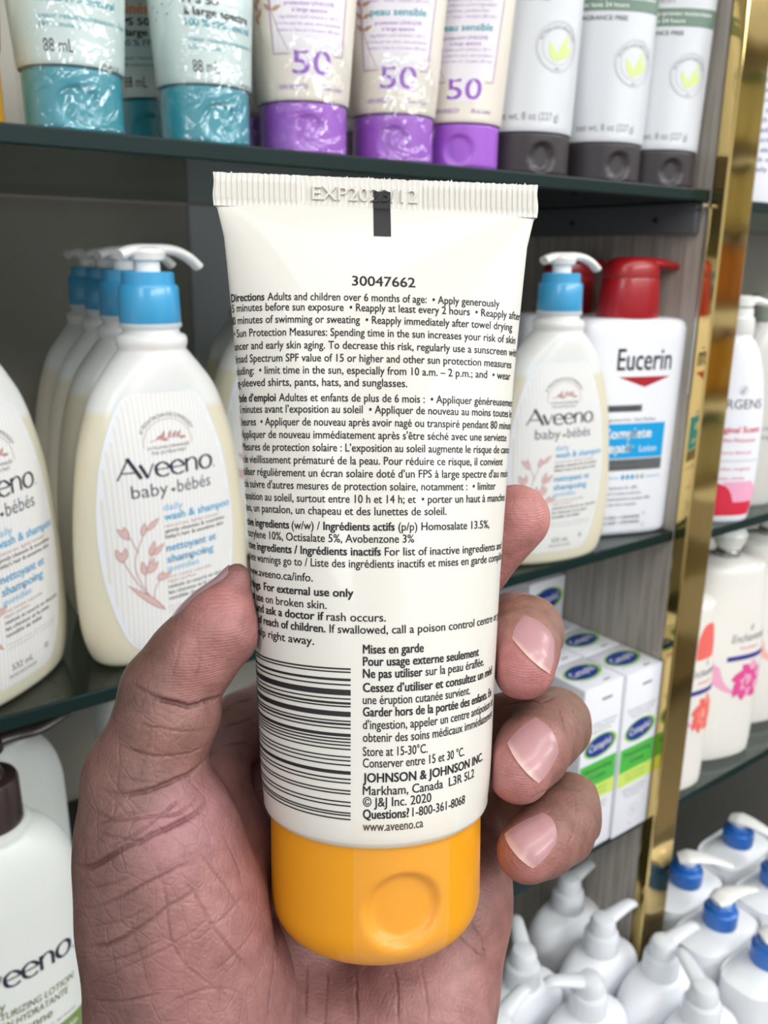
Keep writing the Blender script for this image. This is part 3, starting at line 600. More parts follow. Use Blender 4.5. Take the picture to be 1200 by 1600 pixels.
def deck(px, py, z):                                                # where the view ray through the collar meets its height
    d = CF + CR * (px - 600) / F + CU * (800 - py) / F; return d * (z / d[2])
zc = ZD_ + 184
BOT = [(886, 1416, 2, VIOL, 'clear pump bottle deepest under the lower shelf, nozzle aimed right'), (938, 1482, -4, PEACH, 'clear pump bottle left of the gold post foot, nozzle aimed right'), (1031, 1518, -8, PEACH, 'clear pump bottle right in front of the gold post foot'),
       (815, 1533, 56, VIOL, 'clear pump bottle beside the palm edge, nozzle aimed away'), (918, 1578, 152, VIOL, 'clear pump bottle at the bottom edge with nozzle aimed left'), (1094, 1592, 66, PEACH, 'clear pump bottle at the lower right in front of the blue pumps'), (775, 1640, 10, VIOL, 'clear pump bottle cut by the bottom edge below the palm')]
for px, py, rz, ink, lb in BOT:
    q = deck(px, py, zc); q[2] = ZD_
    clear_pump(lb, q, rz, ink)
M_BLUEP = mat('royal_blue_collar', (30, 104, 190), 0.35, coat=0.3); M_SOFTW = mat('soft_white_bottle', (240, 243, 245), 0.36, sss=0.1)
RB_ = [(0, 42, 23, 3.4), (2, 44.5, 25, 3.4), (165, 45.5, 25.6, 3.4), (172, 44.6, 25, 3.4), (176, 41, 23.2, 3.3), (180, 28, 19.5, 2.6), (183, 16, 15.6, 2.0), (185, 15, 15, 2)]
def blue_pump(label, at, rz):
    t = thing('lotion_bottle', label, 'bottle', at, rz, 'white bottles with blue pumps')
    loft(MB(), smooth_prof(RB_, 3), n=88).obj('bottle_body', M_SOFTW, t, auto=60); pr = Print(Front(RB_), 0.15)
    pr.text('Lubriderm', -33, 128, 12, INK, width=64, bold=0.016); pr.text('daily moisture lotion', -33, 116, 4, DGREY, width=48); pr.obj('front_print', t)
    MB().lathe([(185, 15.2), (186, 15.6), (199, 15.2), (200, 14), (200.6, 12.4), (206, 12.0), (207, 11)]).obj('pump_collar', M_BLUEP, t)
    h = MB(); h.lathe([(206, 7), (207, 9), (211, 9.6), (213, 7)], n=28); h.tube(spline([(-9, 0, 209.5), (0, 0, 212), (12, 0, 212.5), (26, 0, 210.5), (42, 0, 206)], 5), np.concatenate([np.linspace(8.0, 10.6, 6), np.linspace(10, 3.8, 15)]), 16, 0, 0.42); h.obj('pump_head', M_WPUMP, t)
    return t
zb = ZD_ + 186
bl0 = None
for px, py, rz, lb in [(1071, 1374, -44, 'blue pump bottle nearest the gold post'), (1152, 1313, -78, 'blue pump bottle farthest back under the right hand shelf'), (1124, 1438, -12, 'blue pump bottle in front of the first by the post, nozzle aimed up right'), (1212, 1376, -20, 'blue pump bottle cut by the right edge behind the front ones'), (1200, 1498, -30, 'blue pump bottle at the lower right corner with black lettering')]:
    q = deck(px, py, zb); q[2] = ZD_
    b_ = blue_pump(lb, q, 0) if bl0 is None else dup(bl0, q, 0, lb)
    if bl0 is None: bl0 = b_
    for ch in b_.children:
        if ch.name.startswith('pump_head'): ch.rotation_euler = (0, 0, math.radians(rz))

# --- right hand section
M_CORAL = mat('coral_ink', (238, 108, 100), 0.5); M_PINKF = mat('hot_pink_ink', (226, 80, 150), 0.5); M_PINKL = mat('pale_pink_ink', (240, 170, 200), 0.5); M_ORF = mat('orange_flower_ink', (240, 160, 50), 0.5); M_CHERRY = mat('cherry_ink', (214, 40, 66), 0.5); WARMW = mat('warm_white_bottle', (236, 233, 226), 0.36, sss=0.1)
SLIM = smooth_prof([(0, 24, 17, 2.3), (3, 27, 19, 2.3), (30, 30, 20, 2.3), (80, 30, 20, 2.3), (115, 27, 19, 2.2), (140, 21, 17, 2.1), (152, 15, 14.5, 2)], 4) + [(154, 12.5, 12.5, 2), (158, 12, 12, 2)]
def cherry_lotion(label, at, rz):
    t = thing('lotion_bottle', label, 'bottle', at, rz, 'slim white lotions in the right hand section')
    loft(MB(), SLIM).obj('bottle_body', M_GLOSSW, t, auto=60); pr = Print(Front(SLIM), 0.15)
    pr.text('JERGENS', 0, 98, 7.5, DGREY, width=42, align='c'); pr.ring(2, 113, 3.4, 0.6, LGREY); pr.leaf(0, 110, 7, 3, 1.0, LGREY)
    pr.text('Original Scent', 0, 78, 5, M_CHERRY, width=44, align='c', bold=0.02); pr.text('Dry Skin Moisturizer', 0, 70, 3.4, M_CHERRY, width=38, align='c'); pr.text('Cherry Almond', 0, 60, 2.4, M_CHERRY, width=30, align='c')
    pr.line([(-24, 54), (24, 54)], 0.4, GREY); pr.text('Parfum original', 0, 46, 2.4, M_CHERRY, width=32, align='c'); pr.text('peau sèche', 0, 38, 2.4, M_CHERRY, width=24, align='c')
    patch(pr, [(6, -24, 22), (14, -26, 24), (22, -26, 20), (30, -26, 2), (36, -26, -14)], M_CHERRY); patch(pr, [(18, 4, 26), (28, 0, 26), (36, -8, 20)], M_PINKL, dl=0.01)
    pr.obj('front_print', t)
    MB().lathe([(157, 12.4), (158, 13), (170, 12.6), (171, 11), (178, 10.6)]).obj('pump_collar', M_WPUMP, t)
    h = MB(); h.lathe([(178, 8), (180, 11), (186, 11), (188, 8)], n=28); h.tube([(0, 0, 184), (14, 0, 184), (26, 0, 181)], [6, 5, 3.6], 14, 0, 0.7); h.obj('pump_head', M_WPUMP, t)
    return t
cherry_lotion('slim white lotion with cherry print right of the gold post', (668, 412, ZM - 8), -30)
def plain_bottle(label, at, rz):
    t = thing('shampoo_bottle', label, 'bottle', at, rz)
    P = smooth_prof([(0, 26, 20, 2.4), (3, 29, 22, 2.4), (60, 31, 23, 2.4), (110, 29, 22, 2.4), (140, 24, 19, 2.3), (158, 16, 15, 2.0)], 4) + [(160, 14, 14, 2), (164, 13, 13, 2)]
    loft(MB(), P).obj('bottle_body', mat('pearl_grey_bottle', (206, 204, 198), 0.35, coat=0.2), t, auto=60)
    MB().lathe([(164, 13), (165, 14), (186, 12), (188, 9)]).obj('cap', mat('pearl_green_cap', (120, 128, 116), 0.4), t)
    pr = Print(Front(P), 0.15); pr.text('hydrating', 0, 70, 4, GREY, width=36, align='c'); pr.text('shampoo', 0, 62, 4, GREY, width=32, align='c'); pr.obj('front_print', t); return t
plain_bottle('pearl grey bottle beside the slim cherry lotion at the right edge', (738, 432, ZM - 8), -20)
ENC = smooth_prof([(0, 44, 27, 2.5), (2, 46, 29, 2.5), (50, 47, 30, 2.5), (110, 46.5, 30, 2.5), (150, 43, 28.5, 2.4), (180, 39.5, 27, 2.4), (194, 38.4, 26.6, 2.4), (198, 36, 25, 2.4), (200, 28, 21, 2.2)], 4)
def flower_bottle(label, at, rz, mf, ml):
    t = thing('lotion_bottle', label, 'bottle', at, rz, 'ribbed white lotions with flower prints')
    n = 144; tt = np.linspace(0, 2 * PI, n, endpoint=False); b = MB(); R = []
    for r in ENC:
        P = sup(0, 0, r[0], r[1], r[2], r[3], tt); k = 1 - 0.02 * np.clip((66 - r[0]) / 8, 0, 1) * (r[0] > 6) * (0.5 + 0.5 * np.cos(tt * 36)); P[:, 0] *= k; P[:, 1] *= k; R.append(P)
    b.rings(R).obj('bottle_body', WARMW, t, auto=60); fq = Front(ENC); pr = Print(lambda u, v, l: fq(u, np.asarray(v) - 15, l), 0.2)
    pr.text('Enchanteur', 14, 140, 8, GREY, width=46, align='c', slant=0.2); pr.leaf(14, 150, 8, 4, 1.2, LGREY); pr.text('Romantic', 14, 132, 3, mf, width=22, align='c'); pr.rect(-12, 40, 121, 126, VIOL)
    for k in range(26):
        an = k * 2.4; rd = 0.62 * k ** 0.72 * 1.0; pr.leaf(18 + rd * math.cos(an) * 2.0, 97 + rd * math.sin(an) * 1.9, 13, 10, an + 0.8, mf if k % 3 else ml, 0.02 + 0.004 * k)
    for k in range(7): pr.line(spline([(-34 + k * 2.0, 124 - k * 1.4), (-26 + k * 2, 104 - k), (-8 + k * 1.6, 90 - k * 0.6), (12, 88)], 6), np.linspace(5.5, 1.4, 19), ml if k % 2 else M_PINKL, 0.01 + 0.003 * k)
    if mf is M_CORAL: patch(pr, [(158, -4, 26), (168, -4, 30), (180, -2, 30), (190, 4, 26), (194, 10, 20)], M_CORAL)
    pr.obj('front_print', t)
    MB().lathe([(199, 26), (201, 25), (203, 18), (204, 14)], n=48).obj('shoulder_ring', WARMW, t); MB().lathe([(203, 11.5), (208, 11.5)] + [(208.2, 10.6), (209.4, 11.4), (210.6, 10.6), (213, 10.6)], n=32).obj('pump_collar', mat('silver_ring', (178, 176, 172), 0.25, metal=0.8), t)
    h = MB(); h.lathe([(212, 11), (218, 14), (226, 16), (232, 13), (236, 6)], n=32); h.tube(spline([(2, 0, 224), (-10, 0, 230), (-22, 0, 236), (-30, 0, 236)], 5), np.linspace(14, 5, 16), 18, 0, 0.7); h.obj('pump_head', M_WPUMP, t)
    return t
zr = ZL - 4
f0 = flower_bottle('ribbed white lotion with the pink rose print', (737, 436, zr), -16, M_PINKF, M_PINKL)
fc = flower_bottle('ribbed white lotion with coral rose and label, cut by the gold post', (653, 424, zr), -8, M_CORAL, mat('pale_coral_ink', (246, 150, 130), 0.5)); fc.scale = (0.78, 0.9, 0.92)
flower_bottle('ribbed white lotion with orange flower at the right edge', (838, 452, zr), -16, M_ORF, mat('pale_orange_ink', (250, 200, 110), 0.5))
for k, (x, y, lb) in enumerate(((700, 512, 'white flower lotion behind, between coral and pink front ones'), (800, 520, 'white flower lotion behind, right of the pink one'), (760, 600, 'white flower lotion in the third row of the right hand section'), (880, 610, 'white flower lotion in the third row at the right edge'))):
    dup(f0, (x, y, zr), -16, lb)
def text_bottle():
    t = thing('shampoo_bottle', 'white bottle with blue lettering at the upper right edge', 'bottle', (672, 420, 46), -24)
    P = smooth_prof([(0, 28, 20, 2.6), (3, 30, 22, 2.6), (80, 32, 23, 2.6), (150, 30, 22, 2.6), (170, 20, 17, 2.2)], 4); loft(MB(), P).obj('bottle_body', M_GLOSSW, t, auto=60); pr = Print(Front(P), 0.15)
    for i in range(12): pr.text(('repairing lotion', 'dry skin relief', 'with vitamins', 'daily care')[i % 4], 0, 100 - i * 7, 3.4, VIOL, width=(46, 42, 36, 30)[i % 4], align='c')
    pr.text('BODY', 0, 112, 10, VIOL, width=44, align='c', bold=0.02); pr.obj('front_print', t)
    MB().lathe([(168, 17), (169, 18), (190, 16), (192, 10)]).obj('cap', mat('foil_cap', (150, 146, 132), 0.25, metal=0.7), t)
text_bottle()

# --- shelf across the aisle behind the photographer: it shows in the polished post
M_OPP = mat('oak_shelf_board', (150, 138, 112), 0.5)
def opp(n, *q): MB().box(*q).struct(n, M_OPP)
opp('opp_shelf_back', 1600, 2700, -1046, -1030, -1345, 900)  # back board of the display shelf
for i, z in enumerate((60, 420, 700, 960, 1220, 1440, 1660, 1900)): opp('unit_piece_%d' % (5 + i), 1730, 2570, -1029, -700, z - EYE / S, z + 18 - EYE / S)
def pack(label, x, zi, w_, h, d, col, top, name='bottle', shape=2.4):
    z = (60, 420, 700, 960, 1220, 1440, 1660, 1900)[zi] + 18 - EYE / S
    t = thing({'bottle': 'shampoo_bottle', 'tub': 'cream_tub'}[name], label, name, (2150 + x, -700 - 90, z), 180, 'packs across the aisle')
    loft(MB(), smooth_prof([(0, w_ * .46, d * .46, shape), (3, w_ * .5, d * .5, shape), (h * .5, w_ * .5, d * .5, shape), (h * .76, w_ * .48, d * .48, shape), (h * .84, w_ * .36, d * .36, shape)], 4), n=48).obj('pack_body', mat('pack_%d_%d_%d' % col, col, 0.4), t)
    MB().lathe([(h * .83, w_ * .3), (h * .98, w_ * .3), (h, w_ * .25)], n=32).obj('cap', mat('pack_%d_%d_%d' % top, top, 0.4), t)
for i, x in enumerate((-330, -205, -80, 45, 170, 295)):
    wv = ('first', 'second', 'third', 'fourth', 'fifth', 'sixth')[i]
    pack(f'{wv} amber bottle from the post side on the shelf across the aisle', x, 4, 100, 200, 70, (226, 140, 20), (60, 44, 30))
    pack(f'{wv} cream tub on the upper board across the aisle', x, 6, 112, 190, 90, (226, 222, 176), (60, 140, 90), 'tub')
    pack(f'{wv} pale pot on the board above the amber bottles across the aisle', x, 5, 112, 170, 90, (222, 214, 160), (70, 60, 40), 'tub')
    pack(f'{wv} yellow bottle below the amber ones across the aisle', x, 3, 100, 190, 70, (236, 180, 30), (120, 60, 30))
    pack(f'{wv} white tub low across the aisle', x, 2, 112, 190, 90, (216, 216, 190), (40, 120, 80), 'tub')

# ------------------------------------------------------------------ the held tube (camera-side coordinates: px, py in the frame and depth Z in mm)
def P3(px, py, Z): return np.array([(px - 600) * Z / F, (800 - py) * Z / F, Z])
def cam2w(p):
    p = np.asarray(p, float); return p[..., 0:1] * CR + p[..., 1:2] * CU + p[..., 2:3] * CF
TOPC = P3(589, 288, 178.0); BOTC = P3(587, 1434, 189.0)
AX = TOPC - BOTC; TL = np.linalg.norm(AX); AX /= TL
XD = np.array([1.0, 0, 0]) - AX * AX[0]; XD -= np.array([0, 0, 1.0]) * 0.0; XD /= np.linalg.norm(XD)
XD = XD * math.cos(0.05) + np.cross(AX, XD) * math.sin(-0.05)       # the crimp is turned a little
ZD = np.cross(AX, XD); ZD = ZD if ZD[2] < 0 else -ZD                # ZD points to the viewer
# half width a and half depth b along the axis, v = mm above the cap's base
_py = np.array([1239, 1228, 1200, 1050, 900, 750, 600, 450, 392, 352, 343])
def v_of(py): return ((800 - py) * 184.5 / F - BOTC[1]) / AX[1]
_pw = np.array([347, 350, 356, 370, 387, 409, 430, 461, 474, 494, 503])
_zz = BOTC[2] + (TOPC[2] - BOTC[2]) * (np.array([v_of(y) for y in _py]) / TL)
VT = np.array([BOTC[1] * 0 + v_of(y) for y in _py]); AT = _pw / 2 * _zz / F
VCR = VT[-1]; V0 = VT[0] - 1.0
RB = AT[0]
def prof_a(v): return np.interp(v, VT, AT)
def prof_b(v):
    s = np.clip((VCR - v) / (VCR - VT[1]), 0, 1); return 0.7 + (RB - 0.7) * np.clip(s, 0, 1) ** 0.72
def tube_pt(x, v, lift=0.0):
    """front surface, x = signed half-width fraction angle arc -> by arc length"""
    x = np.asarray(x, float); v = np.asarray(v, float); a = prof_a(v); b = prof_b(v)
    # arc length parametrisation: angle from front, ellipse arc integrated numerically
    out = np.zeros(x.shape + (3,))
    th = np.linspace(0, 1.35 * PI / 2 * 1.3, 90)
    A = a[..., None]; B = b[..., None]
    ds = np.sqrt((A * np.cos(th)) ** 2 + (B * np.sin(th)) ** 2)
    sarc = np.concatenate([np.zeros(x.shape + (1,)), np.cumsum((ds[..., 1:] + ds[..., :-1]) / 2 * np.diff(th), -1)], -1)
    t = np.array([np.interp(abs(xi), si, th) for xi, si in zip(x.ravel(), sarc.reshape(-1, len(th)))]).reshape(x.shape) * np.sign(x)
    n = np.stack([np.sin(t) / a, np.cos(t) / b], -1); n /= np.linalg.norm(n, axis=-1)[..., None]
    X = a * np.sin(t) + n[..., 0] * lift; Zf = b * np.cos(t) + n[..., 1] * lift
    return BOTC + X[..., None] * XD + Zf[..., None] * ZD + (v + SHR(v, X))[..., None] * AX
def SHR(v, X): return -0.022 * X * np.clip((v - 0.45 * VCR) / (0.55 * VCR), 0, 1.05)
def tproj(p): return 600 + F * p[..., 0] / p[..., 2], 800 - F * p[..., 1] / p[..., 2]
TORG = BOTC.copy()
TORGW = cam2w(TORG)
def t2loc(p): return cam2w(np.asarray(p)) - TORGW
M_TUBE = mat('cream_plastic_tube', (216, 213, 205), 0.33, coat=0.25, sss=0.05)
M_CAP = mat('amber_plastic_cap', (226, 152, 14), 0.36, sss=0.15)
M_TAPE = mat('clear_tape', (250, 225, 180), 0.1, coat=0.5, alpha=0.06)
tube = thing('sunscreen_tube', 'cream sunscreen tube with yellow cap held upside down in the hand', 'tube', TORGW)
def ring_t(v, a, b, n=200):
    t = np.linspace(0, 2 * PI, n, endpoint=False)
    return BOTC + (a * np.sin(t))[:, None] * XD + (b * np.cos(t))[:, None] * ZD + (v + SHR(v, a * np.sin(t)))[:, None] * AX
def tube_body():
    b = MB(); R = []
    a0, b0 = prof_a(V0), prof_b(V0)
    for q in (0.0, 0.35, 0.75, 1.0):
        R.append(ring_t(V0 - 1.6 + 1.6 * math.sin(q * PI / 2), a0 - 1.3 + 1.3 * (1 - (1 - q) ** 2) ** .5, b0 - 1.3 + 1.3 * (1 - (1 - q) ** 2) ** .5))
    for v in np.concatenate([np.linspace(V0 + 1, VCR - 12, 80), np.linspace(VCR - 11.7, VCR, 60)]): R.append(ring_t(v, prof_a(v), prof_b(v)))
    b.rings([t2loc(r) for r in R], 0, True, True)
    return b.obj('tube_body', M_TUBE, tube, auto=40)
tube_body()
# crimped end: fine vertical ribs, an embossed date and a rough cut edge
def crimp():
    W = prof_a(VCR); L = TL - VCR + 1.0; nu, nv = 420, 14; b = MB()
    us = np.linspace(-1, 1, nu); vs = np.concatenate([np.linspace(-0.6, L, nv)])
    jag = rng.normal(0, 0.10, nu); jag = np.convolve(jag, np.ones(3) / 3, 'same'); jag[rng.integers(0, nu, 9)] += 0.35
    grids = []
    for side in (1, -1):
        G = np.zeros((nv, nu, 3))
        for j, v in enumerate(vs):
            x = us * (W + 0.15 + 0.12 * np.sin(v * 1.1) * (np.abs(us) > 0.985))
            rib = 0.16 * (np.cos(us * W / 1.08 * 2 * PI) > -0.1)
            date = np.abs(us * W + 3.0) < 12.5
            rib = np.where(date, 0.06 * (np.cos(us * W / 1.08 * 2 * PI) > 0.6), rib)
            inb = 1.0 if (0.7 < v < L - 1.4) else 0.35
            th = 0.55 + 1.6 * rib * inb
            vv = v + (jag * 1.0 if j == nv - 1 else 0) + VCR
            G[j] = BOTC + x[:, None] * XD + (side * th)[:, None] * ZD + (np.asarray(vv) + SHR(v + VCR, x)).reshape(-1, 1) * AX
        grids.append(G)
    Fr = lambda off, fl: [((off + j * nu + i, off + j * nu + i + 1, off + (j + 1) * nu + i + 1, off + (j + 1) * nu + i))[::fl] for j in range(nv - 1) for i in range(nu - 1)]
    N = nu * nv; V = np.concatenate([g.reshape(-1, 3) for g in grids]); Fc = Fr(0, 1) + Fr(N, -1)
    top = (nv - 1) * nu
    Fc += [(top + i, top + i + 1, N + top + i + 1, N + top + i) for i in range(nu - 1)]
    for e in (0, nu - 1): Fc += [(j * nu + e, (j + 1) * nu + e, N + (j + 1) * nu + e, N + j * nu + e) for j in range(nv - 1)]
    b.add(t2loc(V), Fc); return b.obj('crimped_seal', M_TUBE, tube, auto=30)
crimp()
CAPV = V0 - 1.2
def cap():
    b = MB(); R = []; a = 325 / 2 * 187.5 / F
    for q in np.linspace(0, 1, 9):                                   # rounded foot
        r = 7.0 * (1 - math.cos(q * PI / 2)) if 0 else 0
        ang = q * PI / 2
        R.append(ring_t(0.0 + 7.5 * (1 - math.cos(ang)), a - 5.0 + 5.0 * math.sin(ang) - 0.5 * (1 - q), a - 5.0 + 5.0 * math.sin(ang) - 0.5 * (1 - q)))
    R.append(ring_t(CAPV - 0.6, a + 0.15, a + 0.15)); R.append(ring_t(CAPV, a - 0.3, a - 0.3))
    # finger recess pressed into the front of the cap
    V = np.concatenate(R)
    b.rings(R); V = np.array(b.V)
    return R, a
def cap_obj():
    R, a = cap(); n = 160; b = MB(); RR = []
    zs = np.concatenate([np.linspace(0, 1, 12), 1 + np.linspace(0.04, 1, 40)])
    t = np.linspace(0, 2 * PI, n, endpoint=False)
    for q in zs:
        if q <= 1: ang = q * PI / 2; v = 8.0 * (1 - math.cos(ang)); r = a - 6.5 + 6.5 * math.sin(ang)
        else: v = 8.0 + (CAPV - 8.0) * (q - 1); r = a
        P = BOTC + (r * np.sin(t))[:, None] * XD + (r * np.cos(t))[:, None] * ZD + v * AX
        s = np.where(np.cos(t) > 0, np.sin(t) * r, 99.0)
        d = np.sqrt(((s - 4.4) / 8.0) ** 2 + ((v - 13.2) / 8.2) ** 2)
        dent = 2.3 * np.clip((1.0 - d) / 0.32, 0, 1); dent = dent * dent * (3 - 2 * np.clip((1.0 - d) / 0.32, 0, 1)) / np.maximum(dent, 1e-6) * (dent > 0) * np.clip((1.0 - d) / 0.32, 0, 1) if 0 else 2.3 * (lambda q: q * q * (3 - 2 * q))(np.clip((1.0 - d) / 0.3, 0, 1))
        RR.append(P - dent[:, None] * ZD)
    b.rings([t2loc(r) for r in RR])
    return b.obj('cap', M_CAP, tube, auto=60)
cap_obj()
def cap_front(x, v, lift):
    a = 325 / 2 * 187.5 / F; x = np.asarray(x, float); v = np.asarray(v, float)
    r = np.where(v < 8, a - 6.5 + 6.5 * np.sqrt(np.clip(1 - ((8 - np.clip(v, 0, 8)) / 8) ** 2, 0, 1)), a) + lift
    r = np.where(v > V0 - 1.3, prof_a(V0) + lift, r)
    t = x / a
    return BOTC + (r * np.sin(t))[..., None] * XD + (r * np.cos(t))[..., None] * ZD + v[..., None] * AX
def tape():
    nu, nv = 14, 30; U, Vv = np.meshgrid(np.linspace(-5.2, 14.6, nu), np.linspace(0.6, V0 + 4.6, nv))
    Vv = Vv + rng.normal(0, 0.12, Vv.shape) * (Vv < 6)
    p = cap_front(U, Vv, 0.22 + 0.05 * np.sin(U * 2 + Vv)); Fc = [(j * nu + i, j * nu + i + 1, (j + 1) * nu + i + 1, (j + 1) * nu + i) for j in range(nv - 1) for i in range(nu - 1)]
    b = MB(); b.add(t2loc(p.reshape(-1, 3)), Fc)
    U, Vv = np.meshgrid(np.linspace(-8.4, 14.2, nu), np.linspace(1.0, 5.6, 6)); p = cap_front(U, Vv + 0.03 * U, 0.4 + 0.1 * np.sin(U * 1.3))
    b.add(t2loc(p.reshape(-1, 3)), [(j * nu + i, j * nu + i + 1, (j + 1) * nu + i + 1, (j + 1) * nu + i) for j in range(5) for i in range(nu - 1)])
    o = b.obj('tape_strip', M_TAPE, tube); o['label'] = 'clear adhesive tape over the cap joint'
tape()
# --- printing on the tube
TP = Print(lambda u, v, l: t2loc(tube_pt(np.asarray(u), np.asarray(v), l)), 0.09)
def s_of(px, v):
    ss = np.linspace(-42, 42, 169); X, _ = tproj(tube_pt(ss, np.full_like(ss, v)))
    i0, i1 = int(np.argmin(X)), int(np.argmax(X)); return float(np.interp(px, X[i0:i1 + 1], ss[i0:i1 + 1]))
def v_at(py):
    vs = np.linspace(0, VCR + 6, 200); _, Y = tproj(tube_pt(np.zeros_like(vs), vs)); return float(np.interp(-py, -Y, vs))
HID = dict(zip((471,487,506,526,546,566,585,604,628,646,666,686,706,726,746,766,786,805,829,848,868,887,911,933,953,971,990,1011),(0,.5,.7,.1,.6,.5,1.4,1.8,.9,.5,.6,.4,.4,.8,1.1,.9,1.4,2.2,.9,1.6,1.5,2.4,1.2,2.6,2.8,4.2,3.6,4.6)))
def s_edge(v):
    ss = np.linspace(-42, 0, 169); X, _ = tproj(tube_pt(ss, np.full_like(ss, v))); return float(ss[int(np.argmin(X))])
def bidi(segs, px0, px1, py, h=1.55, s0=None):
    """one printed line of (text, bold) runs; py = baseline at the middle of the tube"""
    v = v_at(py); a = s_of(px0, v) if s0 is None else s_edge(v) + 0.9 - 1.25 * HID[py]; b = s_of(px1, v)
    ws = [twidth(t, 0.026 if bo else 0.010) for t, bo in segs]; tot = sum(ws); u = a
    for (t, bo), wd in zip(segs, ws):
        L = (b - a) * wd / tot
        n = t.strip()
        lead = twidth(t[:len(t) - len(t.lstrip())]) / tot * (b - a) if t != t.lstrip() else 0
        V, _ = text2d(n, 0.026 if bo else 0.010)
        TP.text(n, u + lead, v, h, INK, width=(V[:, 0].max() - V[:, 0].min()) * (b - a) / tot, bold=0.026 if bo else 0.010, dl=0)
        u += L
SL = -37.2
LN = [
 (471, 780, [('Directions ', 1), ('Adults and children over 6 months of age:  \u2022 Apply generously', 0)], -35.6),
 (487, 814, [('15 minutes before sun exposure  \u2022 Reapply at least every 2 hours  \u2022 Reapply after', 0)], SL),
 (506, 800, [('80 minutes of swimming or sweating  \u2022 Reapply immediately after towel drying', 0)], SL),
 (526, 805, [('\u2022 Sun Protection Measures: Spending time in the sun increases your risk of skin', 0)], SL),
 (546, 808, [('cancer and early skin aging. To decrease this risk, regularly use a sunscreen with', 0)], SL),
 (566, 799, [('Broad Spectrum SPF value of 15 or higher and other sun protection measures', 0)], SL),
 (585, 797, [('including:  \u2022 limit time in the sun, especially from 10 a.m. \u2013 2 p.m.; and  \u2022 wear', 0)], SL),
 (604, 638, [('long-sleeved shirts, pants, hats, and sunglasses.', 0)], SL),
 (628, 803, [('Mode d\u2019emploi ', 1), ('Adultes et enfants de plus de 6 mois :  \u2022 Appliquer g\u00e9n\u00e9reusement', 0)], SL),
 (646, 801, [('15 minutes avant l\u2019exposition au soleil  \u2022 Appliquer de nouveau au moins toutes les', 0)], SL),
 (666, 800, [('2 heures  \u2022 Appliquer de nouveau apr\u00e8s avoir nag\u00e9 ou transpir\u00e9 pendant 80 minutes', 0)], SL),
 (686, 791, [('\u2022 Appliquer de nouveau imm\u00e9diatement apr\u00e8s s\'\u00eatre s\u00e9ch\u00e9 avec une serviette', 0)], SL),
 (706, 797, [('\u2022 Mesures de protection solaire : L\u2019exposition au soleil augmente le risque de cancer', 0)], SL),
 (726, 785, [('et de vieillissement pr\u00e9matur\u00e9 de la peau. Pour r\u00e9duire ce risque, il convient', 0)], SL),
 (746, 795, [('d\u2019utiliser r\u00e9guli\u00e8rement un \u00e9cran solaire dot\u00e9 d\u2019un FPS \u00e0 large spectre d\'au moins', 0)], SL),
 (766, 774, [('et de suivre d\'autres mesures de protection solaire, notamment :  \u2022 limiter', 0)], SL),
 (786, 788, [('l\u2019exposition au soleil, surtout entre 10 h et 14 h; et  \u2022 porter un haut \u00e0 manches', 0)], SL),
 (805, 699, [('longues, un pantalon, un chapeau et des lunettes de soleil.', 0)], SL),
 (829, 765, [('Active ingredients ', 1), ('(w/w) / ', 0), ('Ingr\u00e9dients actifs ', 1), ('(p/p) Homosalate 13.5%,', 0)], SL),
 (848, 648, [('Octocrylene 10%, Octisalate 5%, Avobenzone 3%', 0)], SL),
 (868, 783, [('Inactive ingredients / Ingr\u00e9dients inactifs ', 1), ('For list of inactive ingredients and', 0)], SL),
 (887, 785, [('complete warnings go to / Liste des ingr\u00e9dients inactifs et mises en garde compl\u00e8tes', 0)], SL),
 (911, 490, [('\u00e0 www.aveeno.ca/info.', 0)], SL),
 (933, 553, [('Warnings  ', 1), ('For external use only', 1)], SL),
 (953, 512, [('Do not use ', 1), ('on broken skin.', 0)], SL),
 (971, 605, [('Stop use and ask a doctor if ', 1), ('rash occurs.', 0)], SL),
 (990, 778, [('Keep out of reach of children. ', 1), ('If swallowed, call a poison control centre or get', 0)], SL),
 (1011, 493, [('medical help right away.', 0)], SL),
]
for py, px1, segs, s0 in LN: bidi(segs, 0, px1, py, s0=s0)
RN = [
 (1021, 663, [('Mises en garde', 1)]), (1040, 748, [('Pour usage externe seulement', 1)]),
 (1059, 756, [('Ne pas utiliser ', 1), ('sur la peau \u00e9rafl\u00e9e.', 0)]),
 (1081, 768, [('Cessez d\u2019utiliser et consultez un m\u00e9d', 1)]),
 (1100, 735, [('une \u00e9ruption cutan\u00e9e survient.', 0)]),
 (1119, 767, [('Garder hors de la port\u00e9e des enfants. En', 1)]),
 (1139, 769, [('d\'ingestion, appeler un centre antipoison et', 0)]),
 (1159, 768, [('obtenir des soins m\u00e9dicaux imm\u00e9diatement', 0)]),
 (1181, 669, [('Store at 15-30\u00b0C.', 0)]), (1199, 726, [('Conserver entre 15 et 30 \u00b0C.', 0)]),
 (1222, 753, [('JOHNSON & JOHNSON INC.', 1)]), (1242, 741, [('Markham, Canada  L3R 5L2', 0)]),
 (1260, 674, [('\u00a9 J&J Inc. 2020', 0)]), (1279, 728, [('Questions? ', 1), ('1-800-361-8068', 0)]), (1298, 661, [('www.aveeno.ca', 0)]),
]
for py, px1, segs in RN: bidi(segs, 567, px1, py, h=1.65)
v = v_at(447); TP.text('30047662', s_of(550, v), v, 1.95, INK, width=s_of(649, v) - s_of(550, v), bold=0.012, dl=0)
